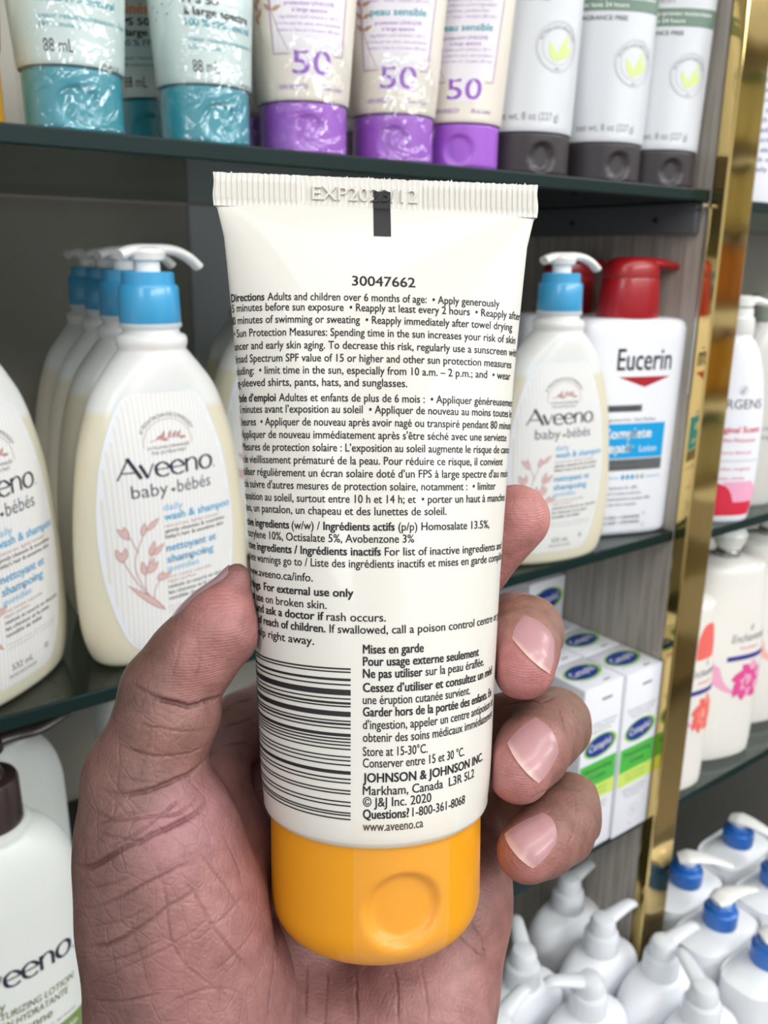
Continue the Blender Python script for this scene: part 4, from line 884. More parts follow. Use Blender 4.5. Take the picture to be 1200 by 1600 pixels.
# registration bar and barcode
va, vb = v_at(369), v_at(326); TP.rect(s_of(584, va), s_of(611, va), va, VCR, INK, 0.03, nv=30)
bars = [(1046, 2.6), (1051, 2.2), (1063, 4), (1071, 2.4), (1083, 9), (1093, 2.2), (1100, 3.6), (1105, 2.2), (1117, 8), (1128, 2.2), (1133, 3.4), (1139, 2.2), (1150, 5), (1156, 2.4), (1161, 2.2), (1166, 2.2), (1172, 2.2), (1184, 2.2), (1190, 2.2), (1197, 2.2), (1209, 5.5), (1219, 2.4), (1225, 2.2), (1237, 2.2), (1242, 2.2), (1255, 2.2), (1261, 2.2), (1272, 2.2), (1276, 2.2), (1282, 2.2)]
for py, th in bars:
    v1 = v_at(py - th / 2); v2 = v_at(py + th / 2); TP.rect(-38.5, s_of(548, v1), v2, v1, INK, 0, nu=26, nv=1)
TP.obj('back_print', tube)
# black bar running up over the crimp and the embossed date
CPR = Print(lambda u, v, l: t2loc(BOTC + np.asarray(u)[:, None] * XD + (0.62 + 0.1 + l) * ZD + (np.asarray(v) + SHR(np.asarray(v), np.asarray(u)))[:, None] * AX), 0.02)
BX0, BX1 = s_of(584, va), s_of(611, va)
CPR.rect(BX0, BX1, VCR - 0.3, VCR + 3.4, INK, 0.08)
M_EMB = M_TUBE
CPR.obj('registration_bar', tube)
EV, EF = text2d('EXP2023/12')
def emboss():
    h = 2.7; k = h / (EV[:, 1].max()); X = (EV[:, 0] - EV[:, 0].min()) * k; X = X / X.max() * 21.5 - 13.2; Y = EV[:, 1] * k + VCR + 1.3
    f = lambda z: BOTC + X[:, None] * XD + z * ZD + (Y + SHR(Y, X))[:, None] * AX
    n = len(X); b = MB(); V = np.concatenate([t2loc(f(0.5)), t2loc(f(1.12))]); Fc = [[n + i for i in q] for q in EF]
    from collections import Counter
    ec = Counter()
    for q in EF:
        for i in range(len(q)): ec[tuple(sorted((q[i], q[(i + 1) % len(q)])))] += 1
    for q in EF:
        for i in range(len(q)):
            a, c = q[i], q[(i + 1) % len(q)]
            if ec[tuple(sorted((a, c)))] == 1: Fc.append((a, c, n + c, n + a))
    xm = [np.mean([X[i % n] for i in q]) for q in Fc]; ym = [np.mean([Y[i % n] for i in q]) for q in Fc]
    for q, x_, y_ in zip(Fc, xm, ym): b.add([], [])
    b.V = [tuple(v) for v in V]; b.F = [list(q) for q in Fc]; b.M = [1 if (BX0 < x_ < BX1 and y_ < VCR + 3.4) else 0 for x_, y_ in zip(xm, ym)]
    b.obj('embossed_date', [M_TUBE, INK], tube, smooth=False, auto=None)
emboss()

# ------------------------------------------------------------------ the hand
def q3(p): return P3(p[0], p[1], p[2])
class Field:
    def __init__(s, lo, hi, h):
        s.lo = np.array(lo, float); s.h = h; s.n = np.ceil((np.array(hi) - s.lo) / h).astype(int) + 1
        s.ax = [s.lo[i] + h * np.arange(s.n[i]) for i in range(3)]
    def new(s): return np.full(s.n, 50.0, np.float32)
    def win(s, pts, r):
        pts = np.asarray(pts); i0 = np.clip(((pts.min(0) - r - s.lo) / s.h).astype(int), 0, s.n - 1); i1 = np.clip(((pts.max(0) + r - s.lo) / s.h).astype(int) + 2, 1, s.n)
        return tuple(slice(a, b) for a, b in zip(i0, i1))
    def grid(s, w): return np.meshgrid(*[s.ax[i][w[i]] for i in range(3)], indexing='ij', sparse=True)
def smin(a, b, k):
    h = np.clip(k - np.abs(a - b), 0, None) / k; return np.minimum(a, b) - h * h * k * 0.25
def cone(fl, fld, A, B, ra, rb, k, sq=None):
    A = np.asarray(A, float); B = np.asarray(B, float); m = max(ra, rb)
    w = fld.win([A - 0, B], m + 14); X, Y, Z = fld.grid(w); d = B - A; L2 = max((d * d).sum(), 1e-6)
    t = np.clip(((X - A[0]) * d[0] + (Y - A[1]) * d[1] + (Z - A[2]) * d[2]) / L2, 0, 1)
    px, py, pz = X - A[0] - t * d[0], Y - A[1] - t * d[1], Z - A[2] - t * d[2]
    v = np.sqrt(px * px + py * py + pz * pz) - (ra + (rb - ra) * t)
    fl[w] = smin(fl[w], v.astype(np.float32), k)
def chain(fld, pts, rad, k=4.0, fl=None):
    fl = fld.new() if fl is None else fl
    for i in range(len(pts) - 1): cone(fl, fld, q3(pts[i]), q3(pts[i + 1]), rad[i], rad[i + 1], k)
    return fl
HAND_H = 0.62
fld = Field((-74, -196, 135), (52, 14, 262), HAND_H)
def r_px(r, Z): return r * Z / F
# fingers: joints (px, py, Z) with radii in mm, knuckle first
palm = fld.new()
for pts, rad in (
    ([(430, 1820, 206), (395, 1500, 212), (400, 1250, 224), (432, 1130, 229)], [18, 14, 12, 10.5]),
    ([(480, 1820, 206), (500, 1450, 222), (540, 1120, 238)], [18, 12.5, 11.5]),
    ([(540, 1820, 206), (600, 1480, 222), (655, 1165, 238)], [18, 12, 11]),
    ([(590, 1840, 202), (668, 1520, 211), (705, 1400, 216), (742, 1262, 230)], [16, 14.5, 13.0, 10]),
    ([(600, 1800, 198), (655, 1580, 204), (700, 1445, 212)], [15, 14.2, 10.5]),
    ([(330, 1830, 190), (420, 1640, 200), (560, 1640, 203)], [18, 14.5, 14]),
    ([(196, 1650, 206), (330, 1760, 204)], [13, 16]),
): chain(fld, pts, rad, 9.0, palm)
# ball of the thumb and the thumb itself
thumb = chain(fld, [(340, 1860, 186), (300, 1560, 181), (270, 1420, 179), (246, 1310, 177), (224, 1215, 177)], [22, 20.0, 17.8, 15.0, 11.4], 7.0)
chain(fld, [(300, 1440, 190), (345, 1340, 197), (330, 1220, 198)], [15, 11, 8], 9.0, thumb)
chain(fld, [(224, 1215, 177), (264, 1110, 176), (266, 1085, 176)], [11.4, 9.9, 9.4], 3.0, thumb)
chain(fld, [(260, 1075, 176.5), (300, 1030, 176), (344, 978, 176.5), (371, 908, 178)], [8.9, 8.7, 8.4, 3.7], 2.0, thumb)
chain(fld, [(330, 1205, 198), (380, 1130, 214), (432, 1110, 226)], [6.5, 6.5, 9.5], 7.0, palm)
index = chain(fld, [(432, 1130, 229), (600, 1005, 223), (735, 885, 213), (806, 810, 208)], [9.8, 9.2, 8.6, 8.2], 3.0)
middle = chain(fld, [(545, 1120, 238), (740, 1010, 236), (806, 982, 228)], [9.5, 9.6, 9.2], 3.0)
chain(fld, [(806, 982, 228), (822, 988, 203), (817, 1012, 193), (817, 1042, 187)], [9.2, 8.3, 7.7, 7.0], 2.6, middle)
ring = chain(fld, [(655, 1165, 238), (800, 1140, 232), (866, 1132, 220)], [9.5, 9.4, 8.9], 3.0)
chain(fld, [(866, 1132, 220), (852, 1146, 203), (832, 1172, 192), (811, 1205, 186)], [8.9, 8.3, 7.7, 6.9], 2.6, ring)
pinky = chain(fld, [(742, 1262, 230), (830, 1262, 224), (888, 1266, 213)], [8.6, 8.8, 8.5], 3.0)
chain(fld, [(888, 1266, 213), (872, 1294, 198), (848, 1314, 190), (824, 1331, 186)], [8.5, 7.9, 7.2, 6.6], 2.6, pinky)
chain(fld, [(395, 1780, 200), (350, 2080, 188), (320, 2500, 172)], [24, 25, 26], 12.0, palm); chain(fld, [(520, 1780, 206), (480, 2080, 192), (470, 2500, 176)], [20, 23, 25], 12.0, palm)
hand = smin(palm, thumb, 5.0)
fing = smin(smin(index, middle, 1.0), smin(ring, pinky, 1.0), 1.0)
hand = smin(hand, fing, 2.5)
# the skin gives way where it presses on the tube
G = np.meshgrid(*fld.ax, indexing='ij', sparse=True)
rel = [G[i] - BOTC[i] for i in range(3)]
tv = sum(rel[i] * AX[i] for i in range(3)); tx = sum(rel[i] * XD[i] for i in range(3)); tz = sum(rel[i] * ZD[i] for i in range(3))
ta = np.where(tv > V0, np.interp(tv, VT, AT), 22.5); tb = np.where(tv > V0, prof_b(tv), 22.5)
rr = np.sqrt((tx / ta) ** 2 + (tz / tb) ** 2); tsd = (rr - 1) * np.minimum(ta, tb)
tsd = np.maximum(tsd, -tv - 0.2)
neg = 0.25 - tsd
h_ = np.clip(1.6 - np.abs(hand - neg), 0, None) / 1.6
hand = (np.maximum(hand, neg) + h_ * h_ * 1.6 * 0.25).astype(np.float32)
for e_ in (0, -1): hand[e_] = np.maximum(hand[e_], 1); hand[:, e_] = np.maximum(hand[:, e_], 1); hand[:, :, e_] = np.maximum(hand[:, :, e_], 1)

def surface_nets(f, lo, h):
    s = f < 0; nx, ny, nz = f.shape
    c = [(0, 0, 0), (1, 0, 0), (0, 1, 0), (1, 1, 0), (0, 0, 1), (1, 0, 1), (0, 1, 1), (1, 1, 1)]
    corner_n = np.zeros((nx - 1, ny - 1, nz - 1), np.int8)
    for a, b, d in c: corner_n += s[a:nx - 1 + a, b:ny - 1 + b, d:nz - 1 + d]
    idx = np.argwhere((corner_n > 0) & (corner_n < 8)); vid = np.full(corner_n.shape, -1, np.int32); vid[tuple(idx.T)] = np.arange(len(idx))
    val = np.stack([f[idx[:, 0] + a, idx[:, 1] + b, idx[:, 2] + d] for a, b, d in c], 1)
    vsum = np.zeros((len(idx), 3)); vcount = np.zeros(len(idx)); C = np.array(c, float)
    for i in range(8):
        for j in range(i + 1, 8):
            if np.abs(C[i] - C[j]).sum() != 1: continue
            x = (val[:, i] < 0) != (val[:, j] < 0); t = val[:, i] / (val[:, i] - val[:, j] + 1e-12)
            vsum += np.where(x[:, None], C[i] + t[:, None] * (C[j] - C[i]), 0); vcount += x
    V = (idx + vsum / vcount[:, None]) * h + lo; Q = []
    for ax in range(3):
        sl0 = [slice(None)] * 3; sl1 = [slice(None)] * 3; sl0[ax] = slice(0, -1); sl1[ax] = slice(1, None)
        a = s[tuple(sl0)]; b = s[tuple(sl1)]; e = np.argwhere(a != b); o1, o2 = [(1, 2), (2, 0), (0, 1)][ax]
        ok = (e[:, o1] > 0) & (e[:, o2] > 0) & (e[:, o1] < f.shape[o1] - 1) & (e[:, o2] < f.shape[o2] - 1); e = e[ok]
        def at(d1, d2):
            k = e.copy(); k[:, o1] += d1; k[:, o2] += d2; return vid[tuple(k.T)]
        q = np.stack([at(-1, -1), at(0, -1), at(0, 0), at(-1, 0)], 1); fl = ~a[tuple(e.T)]
        q[fl] = q[fl][:, ::-1]; Q.append(q)
    return V, np.concatenate(Q)
HV, HQ = surface_nets(hand, fld.lo, HAND_H)
def relax(V, Q, n, lam=0.5):
    E = np.concatenate([Q[:, [0, 1]], Q[:, [1, 2]], Q[:, [2, 3]], Q[:, [3, 0]]])
    for _ in range(n):
        A = np.zeros_like(V); c = np.zeros(len(V))
        for k in range(3): A[:, k] = np.bincount(E[:, 0], V[E[:, 1], k], len(V)) + np.bincount(E[:, 1], V[E[:, 0], k], len(V))
        c = np.bincount(E[:, 0], minlength=len(V)) + np.bincount(E[:, 1], minlength=len(V))
        V = V + lam * (A / np.maximum(c, 1)[:, None] - V)
    return V
HV = relax(HV, HQ, 3)
def subdivide(V, Q):
    """one Catmull-Clark-like split of a quad mesh"""
    n = len(V); E = np.sort(np.concatenate([Q[:, [i, (i + 1) % 4]] for i in range(4)]), 1)
    U, inv = np.unique(E, axis=0, return_inverse=True); inv = inv.reshape(4, len(Q))
    ev = (V[U[:, 0]] + V[U[:, 1]]) / 2; fv = V[Q].mean(1); V2 = np.concatenate([V, ev, fv]); m = n + len(U); fi = m + np.arange(len(Q))
    Q2 = np.concatenate([np.stack([Q[:, i], n + inv[i], fi, n + inv[i - 1]], 1) for i in range(4)])
    return V2, Q2
HV, HQ = subdivide(HV, HQ); HV = relax(HV, HQ, 2)
def normals(V, Q):
    fn = np.cross(V[Q[:, 2]] - V[Q[:, 0]], V[Q[:, 3]] - V[Q[:, 1]]); N = np.zeros_like(V)
    for i in range(4):
        for k in range(3): N[:, k] += np.bincount(Q[:, i], fn[:, k], len(V))
    return N / (np.linalg.norm(N, axis=1)[:, None] + 1e-9)
HN = normals(HV, HQ)
# --- skin folds: each fold is a path on the skin (px, py) found by looking along the view ray, with width and depth in mm
bvh = BVHTree.FromPolygons([tuple(v) for v in HV], [tuple(q) for q in HQ])
def onskin(px, py):
    d = P3(px, py, 1.0); d = d / np.linalg.norm(d); hit = bvh.ray_cast(Vector((0, 0, 0)), Vector(d))
    return None if hit[0] is None else np.array(hit[0])
FOLDS = [
 (0.4, 0.2, [(130, 1390), (170, 1380), (215, 1362)]), (0.35, 0.18, [(128, 1450), (190, 1438), (240, 1412)]), (0.4, 0.2, [(135, 1510), (200, 1495), (270, 1455)]), (0.5, 0.3, [(160, 1330), (215, 1302), (270, 1262), (300, 1240)]),
 (0.45, 0.25, [(145, 1290), (190, 1275), (250, 1262)]), (0.35, 0.16, [(150, 1225), (190, 1260), (215, 1300)]), (0.35, 0.16, [(178, 1225), (215, 1262), (245, 1290)]), (0.35, 0.16, [(290, 1215), (315, 1235), (330, 1262)]),
 (0.4, 0.2, [(345, 1300), (372, 1345), (392, 1400)]), (0.4, 0.18, [(230, 1590), (280, 1560), (340, 1545), (400, 1560)]), (0.35, 0.16, [(200, 1420), (215, 1490), (235, 1560)]),
 (0.4, 0.22, [(800, 935), (822, 930), (845, 940)]), (0.35, 0.16, [(795, 945), (825, 940), (852, 955)]), (0.4, 0.2, [(880, 1095), (898, 1110), (910, 1130)]), (0.4, 0.2, [(868, 1105), (880, 1120), (886, 1150)]),
 (0.75, 0.75, [(232, 1080), (262, 1098), (300, 1106), (335, 1095), (356, 1076)]),
 (0.5, 0.35, [(205, 1065), (232, 1082), (248, 1090)]),
 (0.45, 0.28, [(178, 1160), (215, 1178), (262, 1184), (300, 1178), (325, 1165)]),
 (0.4, 0.2, [(196, 1120), (240, 1138), (292, 1142), (340, 1132)]),
 (0.7, 0.5, [(150, 1235), (205, 1240), (255, 1230), (300, 1210), (333, 1180)]),
 (0.5, 0.35, [(135, 1262), (180, 1282), (230, 1278), (278, 1272), (320, 1240)]),
 (0.8, 0.55, [(118, 1352), (150, 1352), (195, 1325), (250, 1298), (300, 1275), (338, 1238)]),
 (0.5, 0.3, [(150, 1300), (190, 1312), (215, 1310)]),
 (0.55, 0.3, [(120, 1418), (165, 1412), (220, 1385), (275, 1352), (300, 1340)]),
 (0.6, 0.38, [(125, 1480), (165, 1478), (225, 1448), (280, 1412), (320, 1385)]),
 (0.4, 0.2, [(140, 1535), (185, 1520), (250, 1490), (300, 1460), (345, 1425)]),
 (0.5, 0.28, [(140, 1565), (195, 1562), (260, 1548)]),
 (0.45, 0.2, [(242, 1330), (262, 1410), (275, 1485), (320, 1535), (380, 1580)]),
 (0.5, 0.25, [(285, 1370), (320, 1430), (355, 1480), (395, 1525)]),
 (0.4, 0.2, [(300, 1320), (340, 1370), (378, 1430)]),
 (0.4, 0.18, [(310, 1470), (355, 1430), (395, 1385)]),
 (0.4, 0.18, [(330, 1520), (370, 1490), (410, 1440)]),
 (0.5, 0.3, [(480, 1500), (476, 1540), (470, 1600)]), (0.45, 0.25, [(510, 1508), (512, 1550), (508, 1610)]),
 (0.55, 0.3, [(553, 1508), (556, 1550), (560, 1620)]), (0.5, 0.28, [(612, 1505), (620, 1550), (622, 1610)]),
 (0.45, 0.22, [(430, 1470), (425, 1530), (420, 1600)]), (0.4, 0.2, [(655, 1500), (668, 1550), (672, 1610)]),
 (0.5, 0.22, [(733, 1438), (752, 1470), (764, 1500)]), (0.5, 0.25, [(708, 1456), (736, 1482), (762, 1503)]),
 (0.5, 0.3, [(345, 1115), (375, 1095), (402, 1088)]), (0.4, 0.25, [(340, 1140), (372, 1128), (404, 1122)]), (0.4, 0.2, [(345, 1165), (375, 1160), (404, 1165)]),
 (0.35, 0.18, [(282, 1000), (272, 1040), (268, 1070)]), (0.35, 0.15, [(308, 985), (310, 1030), (300, 1075)]),
 (0.35, 0.18, [(160, 1210), (200, 1215), (240, 1222)]), (0.35, 0.16, [(190, 1190), (178, 1250), (168, 1300)]), (0.35, 0.16, [(236, 1130), (228, 1190), (222, 1240)]),
 (0.5, 0.3, [(872, 1085), (850, 1100), (820, 1098), (780, 1110)]), (0.4, 0.2, [(905, 1190), (880, 1215), (850, 1240), (810, 1262)]),
 (0.35, 0.16, [(895, 1240), (900, 1290), (890, 1330)]), (0.35, 0.16, [(918, 1250), (920, 1290), (910, 1325)]), (0.3, 0.14, [(885, 1110), (895, 1140), (890, 1170)]),
]
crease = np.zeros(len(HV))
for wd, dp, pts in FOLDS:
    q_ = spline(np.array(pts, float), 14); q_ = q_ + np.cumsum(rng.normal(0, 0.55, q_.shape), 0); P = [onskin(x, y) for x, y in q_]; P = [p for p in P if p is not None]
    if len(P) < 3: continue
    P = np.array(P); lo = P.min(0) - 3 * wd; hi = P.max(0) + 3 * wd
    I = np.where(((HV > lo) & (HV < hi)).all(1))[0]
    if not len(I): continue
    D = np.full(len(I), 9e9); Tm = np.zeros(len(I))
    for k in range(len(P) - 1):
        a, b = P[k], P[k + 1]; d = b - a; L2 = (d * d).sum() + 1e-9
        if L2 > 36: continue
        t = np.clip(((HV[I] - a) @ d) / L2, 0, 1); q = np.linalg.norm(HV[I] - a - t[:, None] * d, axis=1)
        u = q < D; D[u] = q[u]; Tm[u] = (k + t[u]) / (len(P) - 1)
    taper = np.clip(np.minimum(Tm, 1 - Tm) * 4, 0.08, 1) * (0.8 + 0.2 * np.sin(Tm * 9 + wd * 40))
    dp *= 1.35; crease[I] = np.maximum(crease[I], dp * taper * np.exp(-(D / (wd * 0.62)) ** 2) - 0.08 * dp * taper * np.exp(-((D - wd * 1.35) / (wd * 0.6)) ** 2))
HV = HV - HN * crease[:, None]
# --- skin colour: pink palm side, brown back, each region where it belongs on the hand
TINT = [((350, 930, 168), (190, 128, 122)), ((320, 1030, 166), (178, 122, 114)), ((240, 1010, 172), (128, 94, 82)), ((330, 905, 180), (120, 90, 84)), ((210, 1080, 172), (122, 90, 80)),
        ((280, 1150, 164), (160, 116, 104)), ((180, 1200, 168), (132, 96, 86)), ((300, 1290, 164), (178, 126, 126)), ((150, 1330, 166), (130, 95, 86)), ((330, 1400, 166), (180, 128, 122)),
        ((180, 1450, 162), (142, 104, 96)), ((290, 1500, 160), (168, 118, 112)), ((150, 1560, 162), (134, 98, 92)), ((500, 1560, 190), (176, 128, 122)), ((660, 1560, 195), (180, 130, 124)),
        ((750, 1440, 205), (166, 116, 106)), ((385, 1110, 215), (150, 112, 100)), ((400, 1200, 212), (160, 110, 110)),
        ((830, 800, 201), (206, 138, 130)), ((800, 870, 204), (200, 136, 126)),
        ((800, 1060, 181), (200, 130, 126)), ((780, 1080, 183), (194, 124, 118)), ((800, 950, 196), (170, 126, 108)), ((850, 945, 200), (150, 110, 92)), ((875, 1010, 200), (150, 108, 92)),
        ((785, 1220, 182), (196, 132, 126)), ((800, 1115, 196), (148, 108, 92)), ((895, 1110, 214), (152, 112, 92)), ((905, 1160, 208), (148, 108, 90)), ((860, 1240, 190), (150, 106, 92)),
        ((800, 1345, 182), (186, 124, 114)), ((790, 1290, 190), (160, 112, 98)), ((915, 1240, 206), (152, 112, 92)), ((915, 1300, 206), (146, 106, 88)), ((860, 1365, 188), (156, 110, 98)), ((600, 1200, 262), (120, 88, 74))]
TP_ = np.array([q3(p) for p, _ in TINT]); TC = np.array([lin(c)[:3] for _, c in TINT])
CO = np.zeros((len(HV), 3)); Wt = np.zeros(len(HV))
for p, c in zip(TP_, TC):
    d2 = ((HV - p) ** 2).sum(1); wgt = 1 / (d2 + 9) ** 2; CO += wgt[:, None] * c; Wt += wgt
CO /= Wt[:, None]; lum = CO.mean(1, keepdims=True); CO = (lum + 0.95 * (CO - lum)) * np.array([0.78, 0.77, 0.80])
deep = np.clip(crease / 0.5, 0, 1)[:, None]; CO = CO * (1 - deep * np.array([0.42, 0.48, 0.46]))       # skin colour is darkened along the folds, most where they are deep
HORG = q3((400, 1500, 205)); HORGW = cam2w(HORG)
def near(pts, r):
    o = np.zeros(len(HV))
    for p, q in pts: o = np.maximum(o, np.clip(1.3 - np.linalg.norm(HV - q3(p), axis=1) / (r * q), 0, 1))
    return np.clip(o / 0.6, 0, 1)
PADS = near([((355, 960, 168), 1.0), ((325, 1035, 167), 0.9), ((820, 800, 201), 1.1), ((795, 870, 204), 0.9), ((808, 1068, 180), 0.85), ((795, 1228, 180), 0.8), ((806, 1352, 181), 0.7)], 11.0)
NETW = near([((220, 1330, 165), 1.0), ((260, 1450, 163), 1.2), ((230, 1200, 167), 0.8), ((300, 1560, 163), 1.4)], 24.0) * (1 - PADS)
def skin_material():
    m = bpy.data.materials.new('skin'); m.use_nodes = True; N, L, b = nodes(m)
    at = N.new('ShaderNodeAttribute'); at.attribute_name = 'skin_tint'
    tc = N.new('ShaderNodeTexCoord')
    n1 = N.new('ShaderNodeTexNoise'); n1.inputs['Scale'].default_value = 260; n1.inputs['Detail'].default_value = 4
    mx = N.new('ShaderNodeMix'); mx.data_type = 'RGBA'; mx.blend_type = 'MULTIPLY'; mx.inputs[0].default_value = 0.55
    rp = N.new('ShaderNodeValToRGB'); rp.color_ramp.elements[0].color = (0.62, 0.56, 0.54, 1); rp.color_ramp.elements[1].color = (1.2, 1.18, 1.18, 1); rp.color_ramp.elements[0].position = 0.3; rp.color_ramp.elements[1].position = 0.72
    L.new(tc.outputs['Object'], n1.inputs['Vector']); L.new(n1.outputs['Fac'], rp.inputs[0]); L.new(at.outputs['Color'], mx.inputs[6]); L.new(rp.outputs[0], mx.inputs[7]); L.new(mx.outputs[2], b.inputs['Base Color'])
    v1 = N.new('ShaderNodeTexVoronoi'); v1.feature = 'DISTANCE_TO_EDGE'; v1.inputs['Scale'].default_value = 900
    v2 = N.new('ShaderNodeTexVoronoi'); v2.feature = 'DISTANCE_TO_EDGE'; v2.inputs['Scale'].default_value = 330
    wv = N.new('ShaderNodeTexWave'); wv.inputs['Scale'].default_value = 330; wv.inputs['Distortion'].default_value = 9; wv.inputs['Detail'].default_value = 1; wv.inputs['Detail Scale'].default_value = 0.25
    wv.bands_direction = 'DIAGONAL'
    v3 = N.new('ShaderNodeTexVoronoi'); v3.feature = 'DISTANCE_TO_EDGE'; v3.inputs['Scale'].default_value = 1.0
    nw = N.new('ShaderNodeTexNoise'); nw.inputs['Scale'].default_value = 120; nw.inputs['Detail'].default_value = 2
    mp = N.new('ShaderNodeMapping'); mp.inputs['Rotation'].default_value = (0.3, 0.5, 0.9); mp.inputs['Scale'].default_value = (230, 120, 160)
    vm = N.new('ShaderNodeVectorMath'); vm.operation = 'MULTIPLY_ADD'; vm.inputs[1].default_value = (0.5, 0.5, 0.5)
    L.new(tc.outputs['Object'], nw.inputs['Vector']); L.new(tc.outputs['Object'], mp.inputs[0]); L.new(nw.outputs['Color'], vm.inputs[0]); L.new(mp.outputs[0], vm.inputs[2]); L.new(vm.outputs[0], v3.inputs['Vector'])
    m3 = N.new('ShaderNodeMath'); m3.operation = 'MINIMUM'; m3.inputs[1].default_value = 0.05
    s3 = N.new('ShaderNodeMath'); s3.operation = 'MULTIPLY_ADD'; s3.inputs[1].default_value = 6.0
    an = N.new('ShaderNodeAttribute'); an.attribute_name = 'fold_net'; ap = N.new('ShaderNodeAttribute'); ap.attribute_name = 'pad'
    k3 = N.new('ShaderNodeMath'); k3.operation = 'MULTIPLY'; kp = N.new('ShaderNodeMath'); kp.operation = 'MULTIPLY'
    L.new(v3.outputs['Distance'], m3.inputs[0]); L.new(m3.outputs[0], k3.inputs[0]); L.new(an.outputs['Fac'], k3.inputs[1]); L.new(k3.outputs[0], s3.inputs[0])
    wp = N.new('ShaderNodeTexWave'); wp.wave_type = 'BANDS'; wp.bands_direction = 'Z'; wp.inputs['Scale'].default_value = 560; wp.inputs['Distortion'].default_value = 5; wp.inputs['Detail'].default_value = 0; wp.inputs['Detail Scale'].default_value = 0.2
    L.new(tc.outputs['Object'], wp.inputs['Vector']); L.new(wp.outputs['Fac'], kp.inputs[0]); L.new(ap.outputs['Fac'], kp.inputs[1])
    for t in (v1, v2, wv): L.new(tc.outputs['Object'], t.inputs['Vector'])
    a1 = N.new('ShaderNodeMath'); a1.operation = 'MULTIPLY_ADD'; a1.inputs[1].default_value = 1.4
    a2 = N.new('ShaderNodeMath'); a2.operation = 'MULTIPLY_ADD'; a2.inputs[1].default_value = 0.07
    a3 = N.new('ShaderNodeMath'); a3.operation = 'MULTIPLY_ADD'; a3.inputs[1].default_value = 0.5
    mn = N.new('ShaderNodeMath'); mn.operation = 'MINIMUM'; mn.inputs[1].default_value = 0.12
    L.new(v2.outputs['Distance'], mn.inputs[0]); L.new(mn.outputs[0], a1.inputs[0]); L.new(v1.outputs['Distance'], a3.inputs[0]); L.new(a3.outputs[0], s3.inputs[2]); L.new(s3.outputs[0], a1.inputs[2])
    L.new(wv.outputs['Fac'], a2.inputs[0]); L.new(a1.outputs[0], a2.inputs[2])
    a4 = N.new('ShaderNodeMath'); a4.operation = 'MULTIPLY_ADD'; a4.inputs[1].default_value = 0.16; L.new(kp.outputs[0], a4.inputs[0]); L.new(a2.outputs[0], a4.inputs[2])
    bp = N.new('ShaderNodeBump'); bp.inputs['Strength'].default_value = 0.55; bp.inputs['Distance'].default_value = 0.0004
    L.new(a4.outputs[0], bp.inputs['Height']); L.new(bp.outputs[0], b.inputs['Normal'])
    b.inputs['Roughness'].default_value = 0.46; b.inputs['Specular IOR Level'].default_value = 0.4
    b.inputs['Subsurface Weight'].default_value = 0.12; b.inputs['Subsurface Scale'].default_value = 0.0025; b.inputs['Subsurface Radius'].default_value = (1.0, 0.4, 0.25)
    return m
M_SKIN = skin_material()
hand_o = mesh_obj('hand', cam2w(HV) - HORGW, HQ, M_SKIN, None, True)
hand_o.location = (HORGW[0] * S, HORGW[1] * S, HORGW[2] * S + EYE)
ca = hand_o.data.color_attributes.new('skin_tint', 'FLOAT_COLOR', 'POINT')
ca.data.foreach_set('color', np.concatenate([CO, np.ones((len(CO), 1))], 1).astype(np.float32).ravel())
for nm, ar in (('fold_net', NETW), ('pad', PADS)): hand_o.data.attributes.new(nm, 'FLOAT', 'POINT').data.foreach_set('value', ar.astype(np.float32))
tag(hand_o, 'left hand of a person gripping the sunscreen tube', 'hand')
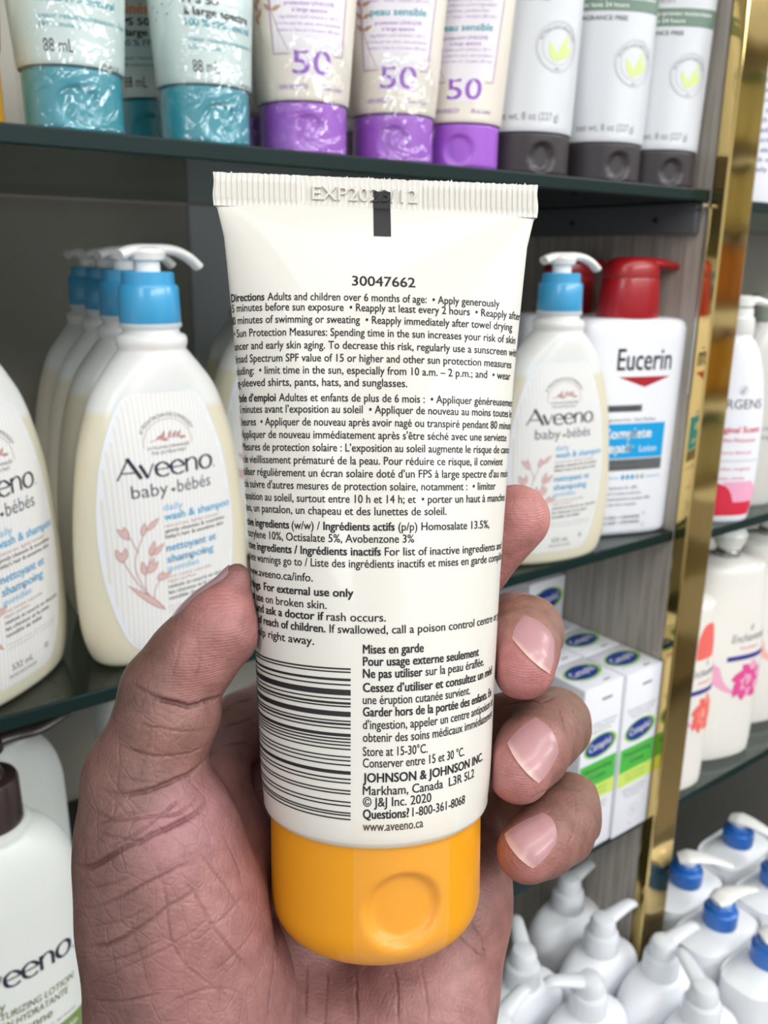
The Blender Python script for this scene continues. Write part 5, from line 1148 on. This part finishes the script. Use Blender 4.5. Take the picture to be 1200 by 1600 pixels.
# --- fingernails: thin curved plates grown on the fingertip skin
HV2 = HV; bvh2 = BVHTree.FromPolygons([tuple(v) for v in HV2], [tuple(q) for q in HQ])
def nail_mat():
    m = mat('fingernail', (214, 158, 158), 0.36, coat=0.15, sss=0.1); N, L, b = nodes(m)
    at = N.new('ShaderNodeAttribute'); at.attribute_name = 'along'
    rp = N.new('ShaderNodeValToRGB'); e = rp.color_ramp.elements
    e[0].position = 0.0; e[0].color = lin((168, 124, 126)); e[1].position = 0.86; e[1].color = lin((182, 138, 142)); k = e.new(0.975); k.color = lin((204, 168, 158))
    L.new(at.outputs['Fac'], rp.inputs[0]); L.new(rp.outputs[0], b.inputs['Base Color']); return m
M_NAIL = nail_mat()
def nail(cl, cr, fr, fl, name='fingernail', from_dir=None, lift=0.35):
    nu, nv = 15, 19; G = []; al = []
    for j in range(nv):
        for i in range(nu):
            u = i / (nu - 1); v = j / (nv - 1)
            arch = (1 - (2 * u - 1) ** 2)
            v2 = v + (-0.16 * arch * (1 - v)) + 0.10 * arch * v      # rounded at cuticle and free edge
            u2 = 0.5 + (u - 0.5) * (1 - 0.10 * (2 * v - 1) ** 2)
            p = (1 - v2) * ((1 - u2) * np.array(cl, float) + u2 * np.array(cr, float)) + v2 * ((1 - u2) * np.array(fl, float) + u2 * np.array(fr, float))
            if from_dir is None:
                d = P3(p[0], p[1], 1.0); o = np.zeros(3)
            else:
                o = p - from_dir * 14; d = from_dir
            d = d / np.linalg.norm(d); hit = bvh2.ray_cast(Vector(o), Vector(d))
            if hit[0] is None or (from_dir is not None and hit[3] > 24): hit = bvh2.find_nearest(Vector(o + d * (185 if from_dir is None else 14)))
            e = min(1.0, 4.5 * min(u, 1 - u) + 0.35, 4.5 * (v + 0.02) + 0.15)
            G.append((np.array(hit[0]), np.array(hit[1]), lift * e - 0.12 * (1 - e))); al.append(v)
    B = np.array([g[0] for g in G]); Nn = np.array([g[1] for g in G]); Lf = np.array([g[2] for g in G])
    # smooth base and normals so that the plate is an even curve
    for _ in range(6):
        Bq = B.reshape(nv, nu, 3); Nq = Nn.reshape(nv, nu, 3)
        for Aq in (Bq, Nq):
            Aq[1:-1, 1:-1] = (Aq[1:-1, 1:-1] * 2 + Aq[:-2, 1:-1] + Aq[2:, 1:-1] + Aq[1:-1, :-2] + Aq[1:-1, 2:]) / 6
    Nn /= np.linalg.norm(Nn, axis=1)[:, None]
    T = B + Nn * Lf[:, None]; U = B - Nn * 0.5
    n = nu * nv; Fc = [(j * nu + i, j * nu + i + 1, (j + 1) * nu + i + 1, (j + 1) * nu + i) for j in range(nv - 1) for i in range(nu - 1)]
    Fb = [tuple(n + k for k in f[::-1]) for f in Fc]
    edge = [j * nu for j in range(nv - 1, -1, -1)] + [i for i in range(1, nu)] + [j * nu + nu - 1 for j in range(1, nv)] + [(nv - 1) * nu + i for i in range(nu - 2, -1, -1)]
    side = [(edge[k], edge[(k + 1) % len(edge)], n + edge[(k + 1) % len(edge)], n + edge[k]) for k in range(len(edge) - 1)]
    o = mesh_obj(name, cam2w(np.concatenate([T, U])) - HORGW, Fc + Fb + side, M_NAIL, hand_o, True, auto=50)
    at = o.data.attributes.new('along', 'FLOAT', 'POINT'); at.data.foreach_set('value', np.array(al + al, np.float32))
    return o
nail((817, 959), (868, 998), (862, 1056), (797, 995))
nail((836, 1117), (876, 1176), (844, 1227), (790, 1158))
nail((848, 1267), (871, 1318), (835, 1360), (786, 1300))
td = q3((368, 905, 178)) - q3((300, 1030, 176)); td /= np.linalg.norm(td)
tn = np.array([-0.74, 0.62, -0.12]); tn -= td * (tn @ td); tn /= np.linalg.norm(tn); ts = np.cross(td, tn)
tb_ = q3((322, 978, 177)) + tn * 6; te_ = q3((366, 898, 178)) + tn * 6
thumb_nail = nail(tb_ - ts * 4.8, tb_ + ts * 4.8, te_ + ts * 2.8, te_ - ts * 2.8, from_dir=-tn, lift=0.3)
M_TNAIL = mat('thumbnail', (156, 124, 130), 0.3, coat=0.5); thumb_nail.data.materials[0] = M_TNAIL
